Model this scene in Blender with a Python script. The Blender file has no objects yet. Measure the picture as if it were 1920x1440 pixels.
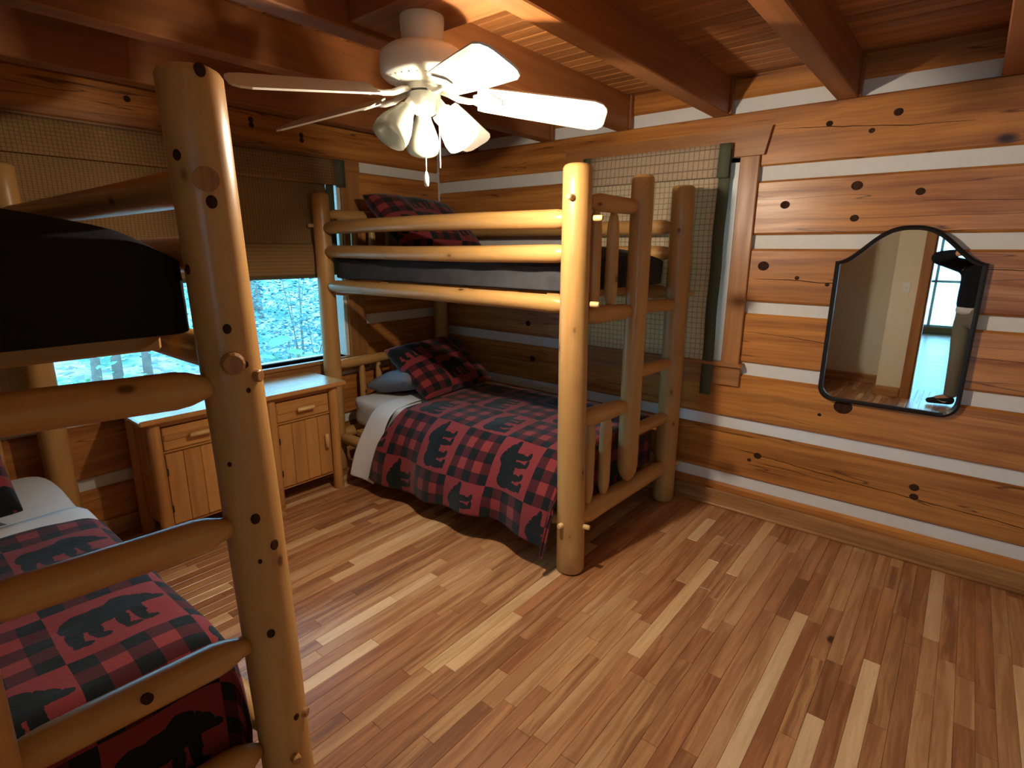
import bpy, bmesh, math, random
from mathutils import Vector, Matrix, noise
from mathutils.bvhtree import BVHTree

R = math.radians
random.seed(7)
sc = bpy.context.scene
COL = sc.collection

# ------------------------------------------------------------------ camera, world, exposure
CAM = Vector((3.53, -3.354, 1.58))
FPX = 1032.7
cd = bpy.data.cameras.new('camera')
cd.sensor_fit = 'HORIZONTAL'; cd.sensor_width = 36.0
cd.lens = FPX / 1920.0 * 36.0
cam = bpy.data.objects.new('camera', cd)
cam.location = CAM
cam.rotation_euler = (R(76.3114), R(-0.32798), R(39.26487))
COL.objects.link(cam); sc.camera = cam

w = bpy.data.worlds.new('world'); sc.world = w; w.use_nodes = True
bg = w.node_tree.nodes['Background']
bg.inputs[0].default_value = (0.24, 0.66, 1.0, 1)
bg.inputs[1].default_value = 9.5

sc.view_settings.view_transform = 'Standard'
sc.view_settings.look = 'None'
sc.view_settings.gamma = 1.0
sc.view_settings.use_curve_mapping = False
sc.view_settings.exposure = 0.18
BULB_W = 70.0

# ------------------------------------------------------------------ node helpers
class NT:
    def __init__(s, mat):
        s.t = mat.node_tree; s.n = s.t.nodes; s.l = s.t.links
    def node(s, typ, **kw):
        n = s.n.new(typ)
        for k, v in kw.items():
            if k == 'ins':
                for i, x in v.items():
                    if hasattr(x, 'is_linked') or isinstance(x, bpy.types.NodeSocket): s.l.new(x, n.inputs[i])
                    else: n.inputs[i].default_value = x
            else: setattr(n, k, v)
        return n
    def math(s, op, a, b=None, c=None, clamp=False):
        n = s.n.new('ShaderNodeMath'); n.operation = op; n.use_clamp = clamp
        for i, x in enumerate((a, b, c)):
            if x is None: continue
            if isinstance(x, bpy.types.NodeSocket): s.l.new(x, n.inputs[i])
            else: n.inputs[i].default_value = x
        return n.outputs[0]
    def vmath(s, op, a, b=None):
        n = s.n.new('ShaderNodeVectorMath'); n.operation = op
        for i, x in enumerate((a, b)):
            if x is None: continue
            if isinstance(x, bpy.types.NodeSocket): s.l.new(x, n.inputs[i])
            else: n.inputs[i].default_value = x
        return n.outputs['Value'] if op == 'LENGTH' else n.outputs[0]
    def mix(s, f, a, b, blend='MIX'):
        n = s.n.new('ShaderNodeMix'); n.data_type = 'RGBA'; n.blend_type = blend
        for i, x in ((0, f), (6, a), (7, b)):
            if isinstance(x, bpy.types.NodeSocket): s.l.new(x, n.inputs[i])
            elif i == 0: n.inputs[0].default_value = x
            else: n.inputs[i].default_value = (*x, 1) if len(x) == 3 else x
        return n.outputs[2]
    def noise(s, vec, scale, detail=3, rough=.55):
        n = s.node('ShaderNodeTexNoise', ins={'Scale': scale, 'Detail': detail, 'Roughness': rough})
        s.l.new(vec, n.inputs['Vector']); return n.outputs[0]
    def maprange(s, x, a, b, c=0., d=1.):
        n = s.node('ShaderNodeMapRange', ins={0: x, 1: a, 2: b, 3: c, 4: d}); return n.outputs[0]

def newmat(name, rough=.5, spec=.5):
    m = bpy.data.materials.new(name); m.use_nodes = True
    nt = NT(m); b = nt.n['Principled BSDF']
    b.inputs['Roughness'].default_value = rough
    b.inputs['Specular IOR Level'].default_value = spec
    return m, nt, b

def wood(name, light, dark, knot=(.05, .02, .008), rough=.4, grain=26., along=1.3, contrast=.75,
         knots=.35, kscale=5.0, vary=.25, blotch=.35, crack=0.0, bump=.12, spec=.45):
    m, nt, b = newmat(name, rough, spec)
    at = nt.node('ShaderNodeAttribute', attribute_name='gc').outputs['Vector']
    oi = nt.node('ShaderNodeObjectInfo').outputs['Random']
    isl = nt.node('ShaderNodeNewGeometry').outputs['Random Per Island']
    off = nt.vmath('ADD', at, nt.node('ShaderNodeCombineXYZ', ins={2: nt.math('MULTIPLY', oi, 37.0)}).outputs[0])
    warp = nt.node('ShaderNodeTexNoise', ins={'Scale': 2.2, 'Detail': 2.}); nt.l.new(off, warp.inputs['Vector'])
    wv = nt.vmath('MULTIPLY', nt.vmath('SUBTRACT', warp.outputs['Color'], (.5, .5, .5)), (.05, .05, .0))
    p = nt.vmath('ADD', off, wv)
    g = nt.noise(nt.vmath('MULTIPLY', p, (grain, grain, along)), 1.0, 4, .6)
    fine = nt.noise(nt.vmath('MULTIPLY', p, (grain*6, grain*6, along*4)), 1.0, 2, .6)
    blo = nt.noise(nt.vmath('MULTIPLY', p, (4., 4., 1.2)), 1.0, 2, .5)
    f = nt.maprange(g, .35, .68)
    f = nt.math('ADD', nt.math('MULTIPLY', f, contrast), nt.math('MULTIPLY', nt.math('SUBTRACT', fine, .5), .5*contrast), clamp=True)
    f = nt.math('ADD', f, nt.math('MULTIPLY', nt.math('SUBTRACT', blo, .5), blotch*2), clamp=True)
    col = nt.mix(f, light, dark)
    if knots > 0:
        vo = nt.node('ShaderNodeTexVoronoi', ins={'Scale': kscale, 'Randomness': .9})
        nt.l.new(nt.vmath('MULTIPLY', off, (1., 1., .55)), vo.inputs['Vector'])
        sepc = nt.node('ShaderNodeSeparateColor', ins={0: vo.outputs['Color']}).outputs[0]
        has = nt.math('LESS_THAN', sepc, knots)
        kd = nt.maprange(vo.outputs['Distance'], .05, .10, 1., 0.)
        halo = nt.maprange(vo.outputs['Distance'], .06, .26, .45, 0.)
        col = nt.mix(nt.math('MULTIPLY', halo, has), col, tuple(x*.8 for x in dark))
        col = nt.mix(nt.math('MULTIPLY', kd, has), col, knot)
    if crack > 0:
        cn = nt.noise(nt.vmath('MULTIPLY', off, (9., 9., .35)), 1.0, 3, .5)
        ck = nt.maprange(nt.math('ABSOLUTE', nt.math('SUBTRACT', cn, .5)), .0, .006, crack, 0.)
        col = nt.mix(ck, col, tuple(x*.25 for x in dark))
    hv = nt.node('ShaderNodeHueSaturation', ins={'Color': col})
    rnd = nt.math('ADD', nt.math('MULTIPLY', nt.math('FRACT', nt.math('ADD', oi, isl)), vary), 1 - vary/2)
    nt.l.new(rnd, hv.inputs['Value'])
    nt.l.new(hv.outputs[0], b.inputs['Base Color'])
    bp = nt.node('ShaderNodeBump', ins={'Strength': bump, 'Distance': .004, 'Height': g})
    nt.l.new(bp.outputs[0], b.inputs['Normal'])
    nt.l.new(nt.maprange(g, .3, .7, rough*.85, rough*1.2), b.inputs['Roughness'])
    return m

def plain(name, col, rough=.5, spec=.5, metal=0., nscale=0., namt=.1, bump=0.):
    m, nt, b = newmat(name, rough, spec)
    b.inputs['Metallic'].default_value = metal
    b.inputs['Base Color'].default_value = (*col, 1)
    if nscale:
        tc = nt.node('ShaderNodeTexCoord').outputs['Object']
        n = nt.noise(tc, nscale, 3)
        c = nt.mix(n, tuple(x*(1-namt) for x in col), tuple(min(1, x*(1+namt)) for x in col))
        nt.l.new(c, b.inputs['Base Color'])
        if bump:
            bp = nt.node('ShaderNodeBump', ins={'Strength': bump, 'Distance': .005, 'Height': n})
            nt.l.new(bp.outputs[0], b.inputs['Normal'])
    return m

# ------------------------------------------------------------------ materials
M = {}
M['log'] = wood('pine_log', (.56, .31, .105), (.41, .19, .053), knot=(.12, .045, .015), rough=.34, grain=20, contrast=.55, knots=.95, kscale=8., vary=.14, blotch=.28)
M['knot'] = wood('knot_wood', (.06, .022, .009), (.018, .007, .004), knots=0, rough=.7, grain=60, spec=.12)
M['peg'] = wood('peg_wood', (.72, .46, .20), (.55, .30, .10), knots=0, rough=.45)
M['dowel'] = wood('dowel_end', (.42, .19, .05), (.27, .10, .03), knots=0, rough=.45, grain=60)
M['wall_log'] = wood('hewn_wall_log', (.60, .245, .054), (.29, .088, .017), knot=(.045, .018, .012), rough=.34, grain=22, along=.8, contrast=.95, knots=.6, kscale=3.4, vary=.16, blotch=.42, crack=.9)
M['trim'] = wood('window_trim', (.42, .185, .06), (.25, .09, .026), rough=.36, grain=22, knots=.12, kscale=5., vary=.1)
M['oak'] = wood('oak_baseboard', (.50, .25, .09), (.27, .11, .035), rough=.36, grain=28, along=1.1, contrast=1., knots=0, vary=.1)
M['ceil'] = wood('ceiling_pine', (.42, .17, .048), (.19, .060, .015), rough=.48, grain=22, along=.5, knots=.18, kscale=5., vary=.5)
M['joist'] = wood('joist_fir', (.33, .118, .033), (.19, .060, .016), rough=.45, grain=18, along=.6, knots=.10, kscale=4., vary=.12)
M['ns'] = wood('nightstand_pine', (.58, .28, .085), (.40, .165, .042), rough=.27, grain=22, knots=.15, kscale=8., vary=.22)
PLK = [((.60, .335, .160), (.40, .185, .075)), ((.50, .240, .105), (.31, .125, .050)), ((.46, .200, .086), (.27, .098, .038)),
       ((.72, .46, .25), (.56, .32, .145)), ((.54, .275, .120), (.27, .110, .045)), ((.38, .165, .070), (.21, .082, .033)), ((.80, .55, .32), (.66, .42, .22))]
PM = [wood('floor_plank_%d' % i, a, b_, rough=.29, grain=44, along=2.0, contrast=1.3, knots=.10, kscale=5., vary=.16, blotch=.38, bump=.05, spec=.5) for i, (a, b_) in enumerate(PLK)]
M['chink'] = plain('chinking_mortar', (.76, .74, .70), .85, .2, nscale=18, namt=.07, bump=.15)
M['chink_grey'] = M['chink']
M['paint'] = plain('beige_paint', (.74, .66, .50), .7, .3, nscale=30, namt=.03)
M['hallpaint'] = plain('hall_paint', (.62, .60, .54), .7, .3, nscale=30, namt=.03)
M['white'] = plain('white_enamel', (.74, .71, .62), .35, .5, nscale=10, namt=.03)
M['vinyl'] = plain('white_vinyl', (.75, .75, .73), .4, .4, nscale=10, namt=.02)
M['black'] = plain('black_metal', (.012, .012, .013), .35, .5, nscale=20, namt=.2)
M['iron'] = plain('dark_hinge', (.02, .016, .013), .5, .5, nscale=20, namt=.2)
M['sheet'] = plain('white_sheet', (.66, .66, .68), .85, .15, nscale=14, namt=.05, bump=.25)
M['greyfab'] = plain('grey_pillowcase', (.16, .175, .21), .9, .1, nscale=16, namt=.12, bump=.2)
M['darkfab'] = plain('charcoal_fleece', (.017, .017, .020), .95, .1, nscale=16, namt=.3, bump=.5)
M['darkcov'] = plain('dark_grey_cover', (.055, .054, .060), .95, .1, nscale=13, namt=.35, bump=.6)
M['sweater'] = plain('black_knit', (.012, .013, .018), .95, .1, nscale=40, namt=.3)
M['trousers'] = plain('grey_twill', (.20, .19, .15), .9, .1, nscale=40, namt=.15)
M['skin'] = plain('skin', (.55, .32, .22), .5, .4, nscale=20, namt=.06)
M['hair'] = plain('dark_hair', (.03, .02, .015), .6, .3, nscale=60, namt=.3)
M['shoe'] = plain('black_shoe', (.012, .012, .015), .6, .4, nscale=30, namt=.2)
M['swoosh'] = plain('white_print', (.75, .75, .75), .5, .3, nscale=30, namt=.02)
M['olive'] = plain('olive_binding', (.10, .105, .065), .9, .1, nscale=60, namt=.12)
M['bark'] = plain('bark', (.17, .14, .12), .95, .1, nscale=14, namt=.4, bump=.6)
M['leafg'] = plain('green_leaf', (.10, .36, .12), .6, .3, nscale=9, namt=.35)
M['leafb'] = plain('dull_leaf', (.06, .17, .20), .7, .3, nscale=9, namt=.4)
M['litter'] = plain('fallen_leaf', (.50, .46, .48), .9, .1, nscale=6, namt=.3)
M['screen'] = plain('phone_glass', (.01, .01, .012), .1, .5, nscale=5, namt=.1)

def m_ground():
    m, nt, b = newmat('leaf_litter_ground', .95, .1)
    tc = nt.node('ShaderNodeTexCoord').outputs['Object']
    vo = nt.node('ShaderNodeTexVoronoi', ins={'Scale': 9.0}); nt.l.new(tc, vo.inputs['Vector'])
    sc_ = nt.node('ShaderNodeSeparateColor', ins={0: vo.outputs['Color']}).outputs[0]
    c = nt.mix(sc_, (.13, .12, .13), (.42, .40, .42))
    c = nt.mix(nt.maprange(nt.noise(tc, 1.3), .45, .62), c, (.07, .16, .12))
    nt.l.new(c, b.inputs['Base Color']); return m
M['ground'] = m_ground()

def m_glass():
    m = bpy.data.materials.new('window_glass'); m.use_nodes = True
    nt = NT(m); out = nt.n['Material Output']; nt.n.remove(nt.n['Principled BSDF'])
    tr = nt.node('ShaderNodeBsdfTransparent'); tr.inputs[0].default_value = (.95, .97, .97, 1)
    gl = nt.node('ShaderNodeBsdfGlossy'); gl.inputs['Roughness'].default_value = .02
    fr = nt.node('ShaderNodeFresnel', ins={0: 1.45}).outputs[0]
    mx = nt.node('ShaderNodeMixShader')
    nt.l.new(fr, mx.inputs[0]); nt.l.new(tr.outputs[0], mx.inputs[1]); nt.l.new(gl.outputs[0], mx.inputs[2])
    nt.l.new(mx.outputs[0], out.inputs[0]); return m
M['glass'] = m_glass()

def m_mirror():
    m, nt, b = newmat('mirror_silver', .01, .5)
    b.inputs['Metallic'].default_value = 1.0
    tc = nt.node('ShaderNodeTexCoord').outputs['Object']
    nt.l.new(nt.mix(nt.noise(tc, 3.), (.86, .88, .87), (.88, .90, .89)), b.inputs['Base Color'])
    return m
M['mirror'] = m_mirror()

def m_shade(name, base, trans, px, pz):
    """woven roman shade: weave in UV metres, translucent to daylight"""
    m = bpy.data.materials.new(name); m.use_nodes = True
    nt = NT(m); out = nt.n['Material Output']; b = nt.n['Principled BSDF']
    uv = nt.node('ShaderNodeUVMap', uv_map='UVMap').outputs[0]
    sp = nt.node('ShaderNodeSeparateXYZ', ins={0: uv})
    def line(sock, pitch, wd):
        fr = nt.math('FRACT', nt.math('DIVIDE', sock, pitch))
        return nt.math('LESS_THAN', fr, wd)
    g = nt.math('MAXIMUM', line(sp.outputs[0], px, .15), line(sp.outputs[1], pz, .13))
    n = nt.noise(nt.vmath('MULTIPLY', uv, (18., 260., 1.)), 1.0, 3)
    n2 = nt.noise(nt.vmath('MULTIPLY', uv, (3., 5., 1.)), 1.0, 2)
    c = nt.mix(n, tuple(x*.72 for x in base), tuple(x*1.2 for x in base))
    c = nt.mix(nt.math('MULTIPLY', g, .8), c, tuple(x*.30 for x in base))
    nt.l.new(c, b.inputs['Base Color']); b.inputs['Roughness'].default_value = .85
    b.inputs['Specular IOR Level'].default_value = .15
    bp = nt.node('ShaderNodeBump', ins={'Strength': .3, 'Distance': .003, 'Height': n}); nt.l.new(bp.outputs[0], b.inputs['Normal'])
    tl = nt.node('ShaderNodeBsdfTranslucent'); nt.l.new(nt.mix(.5, c, (.80, .42, .20)), tl.inputs[0])
    mx = nt.node('ShaderNodeMixShader'); mx.inputs[0].default_value = trans
    nt.l.new(b.outputs[0], mx.inputs[1]); nt.l.new(tl.outputs[0], mx.inputs[2]); nt.l.new(mx.outputs[0], out.inputs[0])
    return m
M['shade_left'] = m_shade('woven_shade_tan', (.36, .21, .09), .10, .019, .011)
M['shade_right'] = m_shade('woven_shade_grid', (.66, .50, .34), .26, .030, .032)

def m_bears(name, bu, bv, u0, v0, parity):
    """patchwork print: black bears on red blocks alternating with buffalo check; UV in metres"""
    m, nt, b = newmat(name, .95, .08)
    uv = nt.node('ShaderNodeUVMap', uv_map='UVMap').outputs[0]
    sp = nt.node('ShaderNodeSeparateXYZ', ins={0: uv})
    u = nt.math('DIVIDE', nt.math('SUBTRACT', sp.outputs[0], u0), bu)
    v = nt.math('DIVIDE', nt.math('SUBTRACT', sp.outputs[1], v0), bv)
    fu, fv = nt.math('FRACT', u), nt.math('FRACT', v)
    par = nt.math('FLOORED_MODULO', nt.math('ADD', nt.math('ADD', nt.math('FLOOR', u), nt.math('FLOOR', v)), float(parity)), 2.0)
    isbear = nt.math('LESS_THAN', par, .5)
    p = nt.node('ShaderNodeCombineXYZ', ins={0: fv, 1: fu}).outputs[0]
    wob = nt.node('ShaderNodeTexNoise', ins={'Scale': 16.}); nt.l.new(p, wob.inputs['Vector'])
    p = nt.vmath('ADD', p, nt.vmath('MULTIPLY', nt.vmath('SUBTRACT', wob.outputs['Color'], (.5, .5, .5)), (.05, .05, 0.)))
    E_ = [((.44, .46), (.26, .155)), ((.27, .47), (.15, .165)), ((.60, .41), (.14, .165)), ((.77, .44), (.10, .09)),
          ((.87, .48), (.065, .045)), ((.74, .34), (.03, .035)), ((.20, .66), (.06, .17)), ((.35, .66), (.055, .14)),
          ((.56, .64), (.05, .16)), ((.69, .62), (.055, .17)), ((.23, .82), (.075, .04)), ((.39, .785), (.065, .035)),
          ((.60, .80), (.065, .035)), ((.73, .785), (.065, .035))]
    d = None
    for (cx, cy), (rx, ry) in E_:
        cx, cy, rx, ry = .5+(cx-.52)*1.12, .5+(cy-.56)*1.18, rx*1.12, ry*1.18
        q = nt.vmath('LENGTH', nt.vmath('MULTIPLY', nt.vmath('SUBTRACT', p, (cx, cy, 0.)), (1/rx, 1/ry, 0.)))
        d = q if d is None else nt.math('MINIMUM', d, q)
    bear = nt.math('LESS_THAN', d, 1.0)
    red, mid, blk = (.215, .030, .032), (.070, .012, .015), (.009, .011, .011)
    tw = nt.noise(nt.vmath('MULTIPLY', uv, (260., 260., 1.)), 1.0, 2)
    bearcol = nt.mix(bear, red, blk)
    def stripe(f): return nt.math('LESS_THAN', nt.math('FRACT', nt.math('MULTIPLY', f, 2.5)), .5)
    s1, s2 = stripe(fu), stripe(fv)
    chk = nt.mix(s1, nt.mix(s2, (.24, .034, .030), mid), nt.mix(s2, mid, blk))
    c = nt.mix(isbear, chk, bearcol)
    c = nt.mix(.35, c, nt.mix(tw, (.02, .02, .02), (1., 1., 1.)), 'MULTIPLY')
    c = nt.mix(1.0, c, (1.12, 1.12, 1.12), 'MULTIPLY')
    nt.l.new(c, b.inputs['Base Color'])
    bp = nt.node('ShaderNodeBump', ins={'Strength': .35, 'Distance': .004, 'Height': nt.noise(nt.vmath('MULTIPLY', uv, (60., 60., 1.)), 1.0, 3)})
    nt.l.new(bp.outputs[0], b.inputs['Normal'])
    b.inputs['Sheen Weight'].default_value = .15
    return m
M['bear_far'] = m_bears('bear_patchwork_fleece', .278, .31, 1.383, 0.0, 0)
M['bear_near'] = m_bears('bear_patchwork_fleece_near', .262, .27, 1.974, 0.155, 0)
M['bear_sham'] = m_bears('bear_patchwork_sham', .25, .28, 0.0, 0.0, 0)

def m_lamp_glass(name, em):
    """frosted lamp glass: passes part of the lamp's light straight on, scatters the rest"""
    m = bpy.data.materials.new(name); m.use_nodes = True
    nt = NT(m); out = nt.n['Material Output']; b = nt.n['Principled BSDF']
    tc = nt.node('ShaderNodeTexCoord').outputs['Object']
    nt.l.new(nt.mix(nt.noise(tc, 20.), (.34, .35, .29), (.38, .39, .32)), b.inputs['Base Color'])
    b.inputs['Roughness'].default_value = .25
    b.inputs['Emission Color'].default_value = (1., .86, .62, 1)
    b.inputs['Emission Strength'].default_value = em
    tl = nt.node('ShaderNodeBsdfTranslucent'); tl.inputs[0].default_value = (.9, .85, .72, 1)
    tr = nt.node('ShaderNodeBsdfTransparent')
    m1 = nt.node('ShaderNodeMixShader'); m1.inputs[0].default_value = .35 if em > 0 else .12
    nt.l.new(b.outputs[0], m1.inputs[1]); nt.l.new(tl.outputs[0], m1.inputs[2])
    m2 = nt.node('ShaderNodeMixShader'); m2.inputs[0].default_value = .75 if em > 0 else .12
    nt.l.new(m1.outputs[0], m2.inputs[1]); nt.l.new(tr.outputs[0], m2.inputs[2]); nt.l.new(m2.outputs[0], out.inputs[0])
    return m
M['lamp_lit'] = m_lamp_glass('frosted_glass_lit', 5.0)
M['lamp_off'] = m_lamp_glass('frosted_glass', 0.0)
def m_emit(name, col, s):
    m, nt, b = newmat(name, .5)
    b.inputs['Base Color'].default_value = (.8, .8, .8, 1)
    b.inputs['Emission Color'].default_value = (*col, 1); b.inputs['Emission Strength'].default_value = s
    return m
M['bulb'] = m_emit('lit_bulb', (1., .84, .58), 14.0)

# ------------------------------------------------------------------ object helpers
def link(o, parent=None):
    COL.objects.link(o)
    if parent is not None: o.parent = parent
    return o

def setgc(me, axis, seed):
    """store a coordinate whose third component runs along the grain"""
    rs = random.Random(seed); off = (rs.uniform(0, 9), rs.uniform(0, 9), rs.uniform(0, 30))
    a = me.attributes.new('gc', 'FLOAT_VECTOR', 'POINT')
    order = {'x': (1, 2, 0), 'y': (0, 2, 1), 'z': (0, 1, 2)}[axis]
    dat = []
    for v in me.vertices:
        dat += [v.co[order[0]] + off[0], v.co[order[1]] + off[1], v.co[order[2]] + off[2]]
    a.data.foreach_set('vector', dat)

_seed = [100]
def nseed():
    _seed[0] += 1; return _seed[0]

def mesh_obj(name, verts, faces, mat, parent=None, smooth=False, axis=None, seed=None, uvs=None, gc=None, origin=None):
    me = bpy.data.meshes.new(name)
    if origin is not None: verts = [(v[0]-origin[0], v[1]-origin[1], v[2]-origin[2]) for v in verts]
    me.from_pydata([tuple(v) for v in verts], [], faces)
    me.materials.append(M[mat] if isinstance(mat, str) else mat)
    if gc is not None:
        a = me.attributes.new('gc', 'FLOAT_VECTOR', 'POINT')
        a.data.foreach_set('vector', [c for p in gc for c in p])
    elif axis: setgc(me, axis, seed if seed is not None else nseed())
    if uvs is not None:
        ul = me.uv_layers.new(name='UVMap')
        for lp in me.loops: ul.data[lp.index].uv = uvs[lp.vertex_index]
    if smooth:
        for p in me.polygons: p.use_smooth = True
    me.update()
    o = bpy.data.objects.new(name, me)
    if origin is not None: o.location = origin
    return link(o, parent)

def boxgeo(x0, x1, y0, y1, z0, z1, b=0.0):
    """bevelled box: chamfer b on all edges"""
    if b <= 0:
        v = [(x, y, z) for z in (z0, z1) for y in (y0, y1) for x in (x0, x1)]
        f = [(0, 2, 3, 1), (4, 5, 7, 6), (0, 1, 5, 4), (2, 6, 7, 3), (0, 4, 6, 2), (1, 3, 7, 5)]
        return v, f
    b = min(b, (x1-x0)*.45, (y1-y0)*.45, (z1-z0)*.45)
    v = []; idx = {}
    for i, X in enumerate((x0, x1)):
        for j, Y in enumerate((y0, y1)):
            for k, Z in enumerate((z0, z1)):
                sx, sy, sz = (1 if i == 0 else -1), (1 if j == 0 else -1), (1 if k == 0 else -1)
                idx[i, j, k, 0] = len(v); v.append((X, Y+sy*b, Z+sz*b))
                idx[i, j, k, 1] = len(v); v.append((X+sx*b, Y, Z+sz*b))
                idx[i, j, k, 2] = len(v); v.append((X+sx*b, Y+sy*b, Z))
    f = []
    I = lambda i, j, k, a: idx[i, j, k, a]
    f.append((I(0,0,0,0), I(0,0,1,0), I(0,1,1,0), I(0,1,0,0))); f.append((I(1,0,0,0), I(1,1,0,0), I(1,1,1,0), I(1,0,1,0)))
    f.append((I(0,0,0,1), I(1,0,0,1), I(1,0,1,1), I(0,0,1,1))); f.append((I(0,1,0,1), I(0,1,1,1), I(1,1,1,1), I(1,1,0,1)))
    f.append((I(0,0,0,2), I(0,1,0,2), I(1,1,0,2), I(1,0,0,2))); f.append((I(0,0,1,2), I(1,0,1,2), I(1,1,1,2), I(0,1,1,2)))
    for j in (0, 1):
        for k in (0, 1):
            q = (I(0,j,k,1), I(0,j,k,2), I(1,j,k,2), I(1,j,k,1)); f.append(q if (j+k) % 2 == 0 else q[::-1])
    for i in (0, 1):
        for k in (0, 1):
            q = (I(i,0,k,0), I(i,1,k,0), I(i,1,k,2), I(i,0,k,2)); f.append(q if (i+k) % 2 == 0 else q[::-1])
    for i in (0, 1):
        for j in (0, 1):
            q = (I(i,j,0,0), I(i,j,0,1), I(i,j,1,1), I(i,j,1,0)); f.append(q if (i+j) % 2 == 0 else q[::-1])
    for i in (0, 1):
        for j in (0, 1):
            for k in (0, 1):
                q = (I(i,j,k,0), I(i,j,k,2), I(i,j,k,1)); f.append(q if (i+j+k) % 2 == 0 else q[::-1])
    return v, f

def box(name, x0, x1, y0, y1, z0, z1, mat, parent=None, axis='x', b=0.004, seed=None):
    v, f = boxgeo(min(x0, x1), max(x0, x1), min(y0, y1), max(y0, y1), min(z0, z1), max(z0, z1), b)
    o = mesh_obj(name, v, f, mat, parent, axis=axis, seed=seed)
    return o

def frame_of(d):
    d = d.normalized(); a = Vector((0, 0, 1)) if abs(d.z) < .9 else Vector((1, 0, 0))
    u = a.cross(d).normalized(); v = d.cross(u).normalized(); return u, v

def tube(name, path, mat, parent=None, n=18, seed=None, wob=.0, caps=True, smooth=True):
    """path: list of (Vector, radius); the grain coordinate follows the path"""
    sd = seed if seed is not None else nseed(); rs = random.Random(sd)
    offv = Vector((rs.uniform(0, 50), rs.uniform(0, 50), rs.uniform(0, 50))); goff = (rs.uniform(0, 9), rs.uniform(0, 9), rs.uniform(0, 30))
    V = []; G = []; F = []
    L = 0.; m = len(path); path = [(Vector(p), r) for p, r in path]
    u, v = frame_of(path[-1][0]-path[0][0])
    for i, (p, r) in enumerate(path):
        p = Vector(p)
        if i: L += (p - Vector(path[i-1][0])).length
        t = (Vector(path[min(i+1, m-1)][0]) - Vector(path[max(i-1, 0)][0])).normalized()
        uu = (u - t*u.dot(t)).normalized(); vv = t.cross(uu)
        for k in range(n):
            a = 2*math.pi*k/n
            rr = r
            if wob: rr *= 1 + wob*noise.noise(Vector((math.cos(a)*1.3, math.sin(a)*1.3, L*2.2)) + offv) + wob*.5*noise.noise(Vector((math.cos(a)*2.6, math.sin(a)*2.6, L*6.)) + offv)
            V.append(p + uu*math.cos(a)*rr + vv*math.sin(a)*rr)
            G.append((math.cos(a)*rr+goff[0], math.sin(a)*rr+goff[1], L+goff[2]))
    for i in range(m-1):
        for k in range(n):
            a, b_ = i*n+k, i*n+(k+1) % n
            F.append((a, b_, b_+n, a+n))
    if caps:
        F.append(tuple(range(n-1, -1, -1))); F.append(tuple(range((m-1)*n, m*n)))
    o = mesh_obj(name, V, F, mat, parent, smooth=False, gc=G)
    if smooth:
        for p in o.data.polygons: p.use_smooth = len(p.vertices) == 4
    return o

def log(name, p0, p1, r0, r1, parent, ends=(0, 0), mat='log', wob=.05, n=18, bow=0.0, seed=None, ch=.012):
    """peeled log; ends: 0 = chamfered cut, 1 = tapers to a tenon, 2 = rounded pencil point"""
    p0, p1 = Vector(p0), Vector(p1); d = p1-p0; L = d.length; dn = d.normalized()
    sd = seed if seed is not None else nseed(); rs = random.Random(sd)
    u, v = frame_of(d); bd = (u*rs.uniform(-1, 1)+v*rs.uniform(-1, 1))*bow
    prof = []
    def endp(kind, r):
        if kind == 0: return [(0, r-ch), (ch*.35, r-ch*.4), (ch, r)]
        if kind == 1: return [(0, r*.58), (.025, r*.66), (.055, r*.9), (.085, r)]
        return [(0, r*.35), (.02, r*.62), (.05, r*.88), (.09, r)]
    a = endp(ends[0], r0); b_ = endp(ends[1], r1)
    prof += a
    k = max(3, int(L/.11)); s0, s1 = a[-1][0], L-b_[-1][0]
    for i in range(1, k): 
        s = s0+(s1-s0)*i/k; prof.append((s, r0+(r1-r0)*s/L))
    prof += [(L-s, r) for s, r in reversed(b_)]
    path = [(p0+dn*s + bd*math.sin(math.pi*s/L), r) for s, r in prof]
    return tube(name, path, mat, parent, n=n, seed=sd, wob=wob)

def disc(name, c, nrm, r, h, mat, parent, el=1.0, n=14, up=None):
    """low dome / peg end: c on the surface"""
    c, nrm = Vector(c), Vector(nrm).normalized(); u, v = frame_of(nrm)
    if up is not None:
        v = Vector(up); v = (v-nrm*v.dot(nrm)).normalized(); u = v.cross(nrm)
    V = []; G = []; F = []
    prof = [(-.01, r), (h*.75, r), (h, r*.8)]
    for z, q in prof:
        for k in range(n):
            a = 2*math.pi*k/n; V.append(c+nrm*z+u*math.cos(a)*q+v*math.sin(a)*q*el); G.append((q*math.cos(a)*1., z, q*math.sin(a)*.3+r*77))
    for i in range(2):
        for k in range(n):
            a, b_ = i*n+k, i*n+(k+1) % n; F.append((a, b_, b_+n, a+n))
    F.append(tuple(range(2*n, 3*n)))
    return mesh_obj(name, V, F, mat, parent, gc=G)

def tag(o, label=None, cat=None, group=None, kind=None):
    if label: o['label'] = label
    if cat: o['category'] = cat
    if group: o['group'] = group
    if kind: o['kind'] = kind
    return o

def empty(name, loc=(0, 0, 0)):
    o = bpy.data.objects.new(name, None); o.location = loc; o.empty_display_size = .1
    return link(o)

def struct(o, label, cat): return tag(o, label, cat, kind='structure')

def at(o, root):
    """parent a world-space mesh under a root standing at its own base"""
    o.parent = root
    o.matrix_parent_inverse = Matrix.Translation(-Vector(root.location))
    return o

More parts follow.
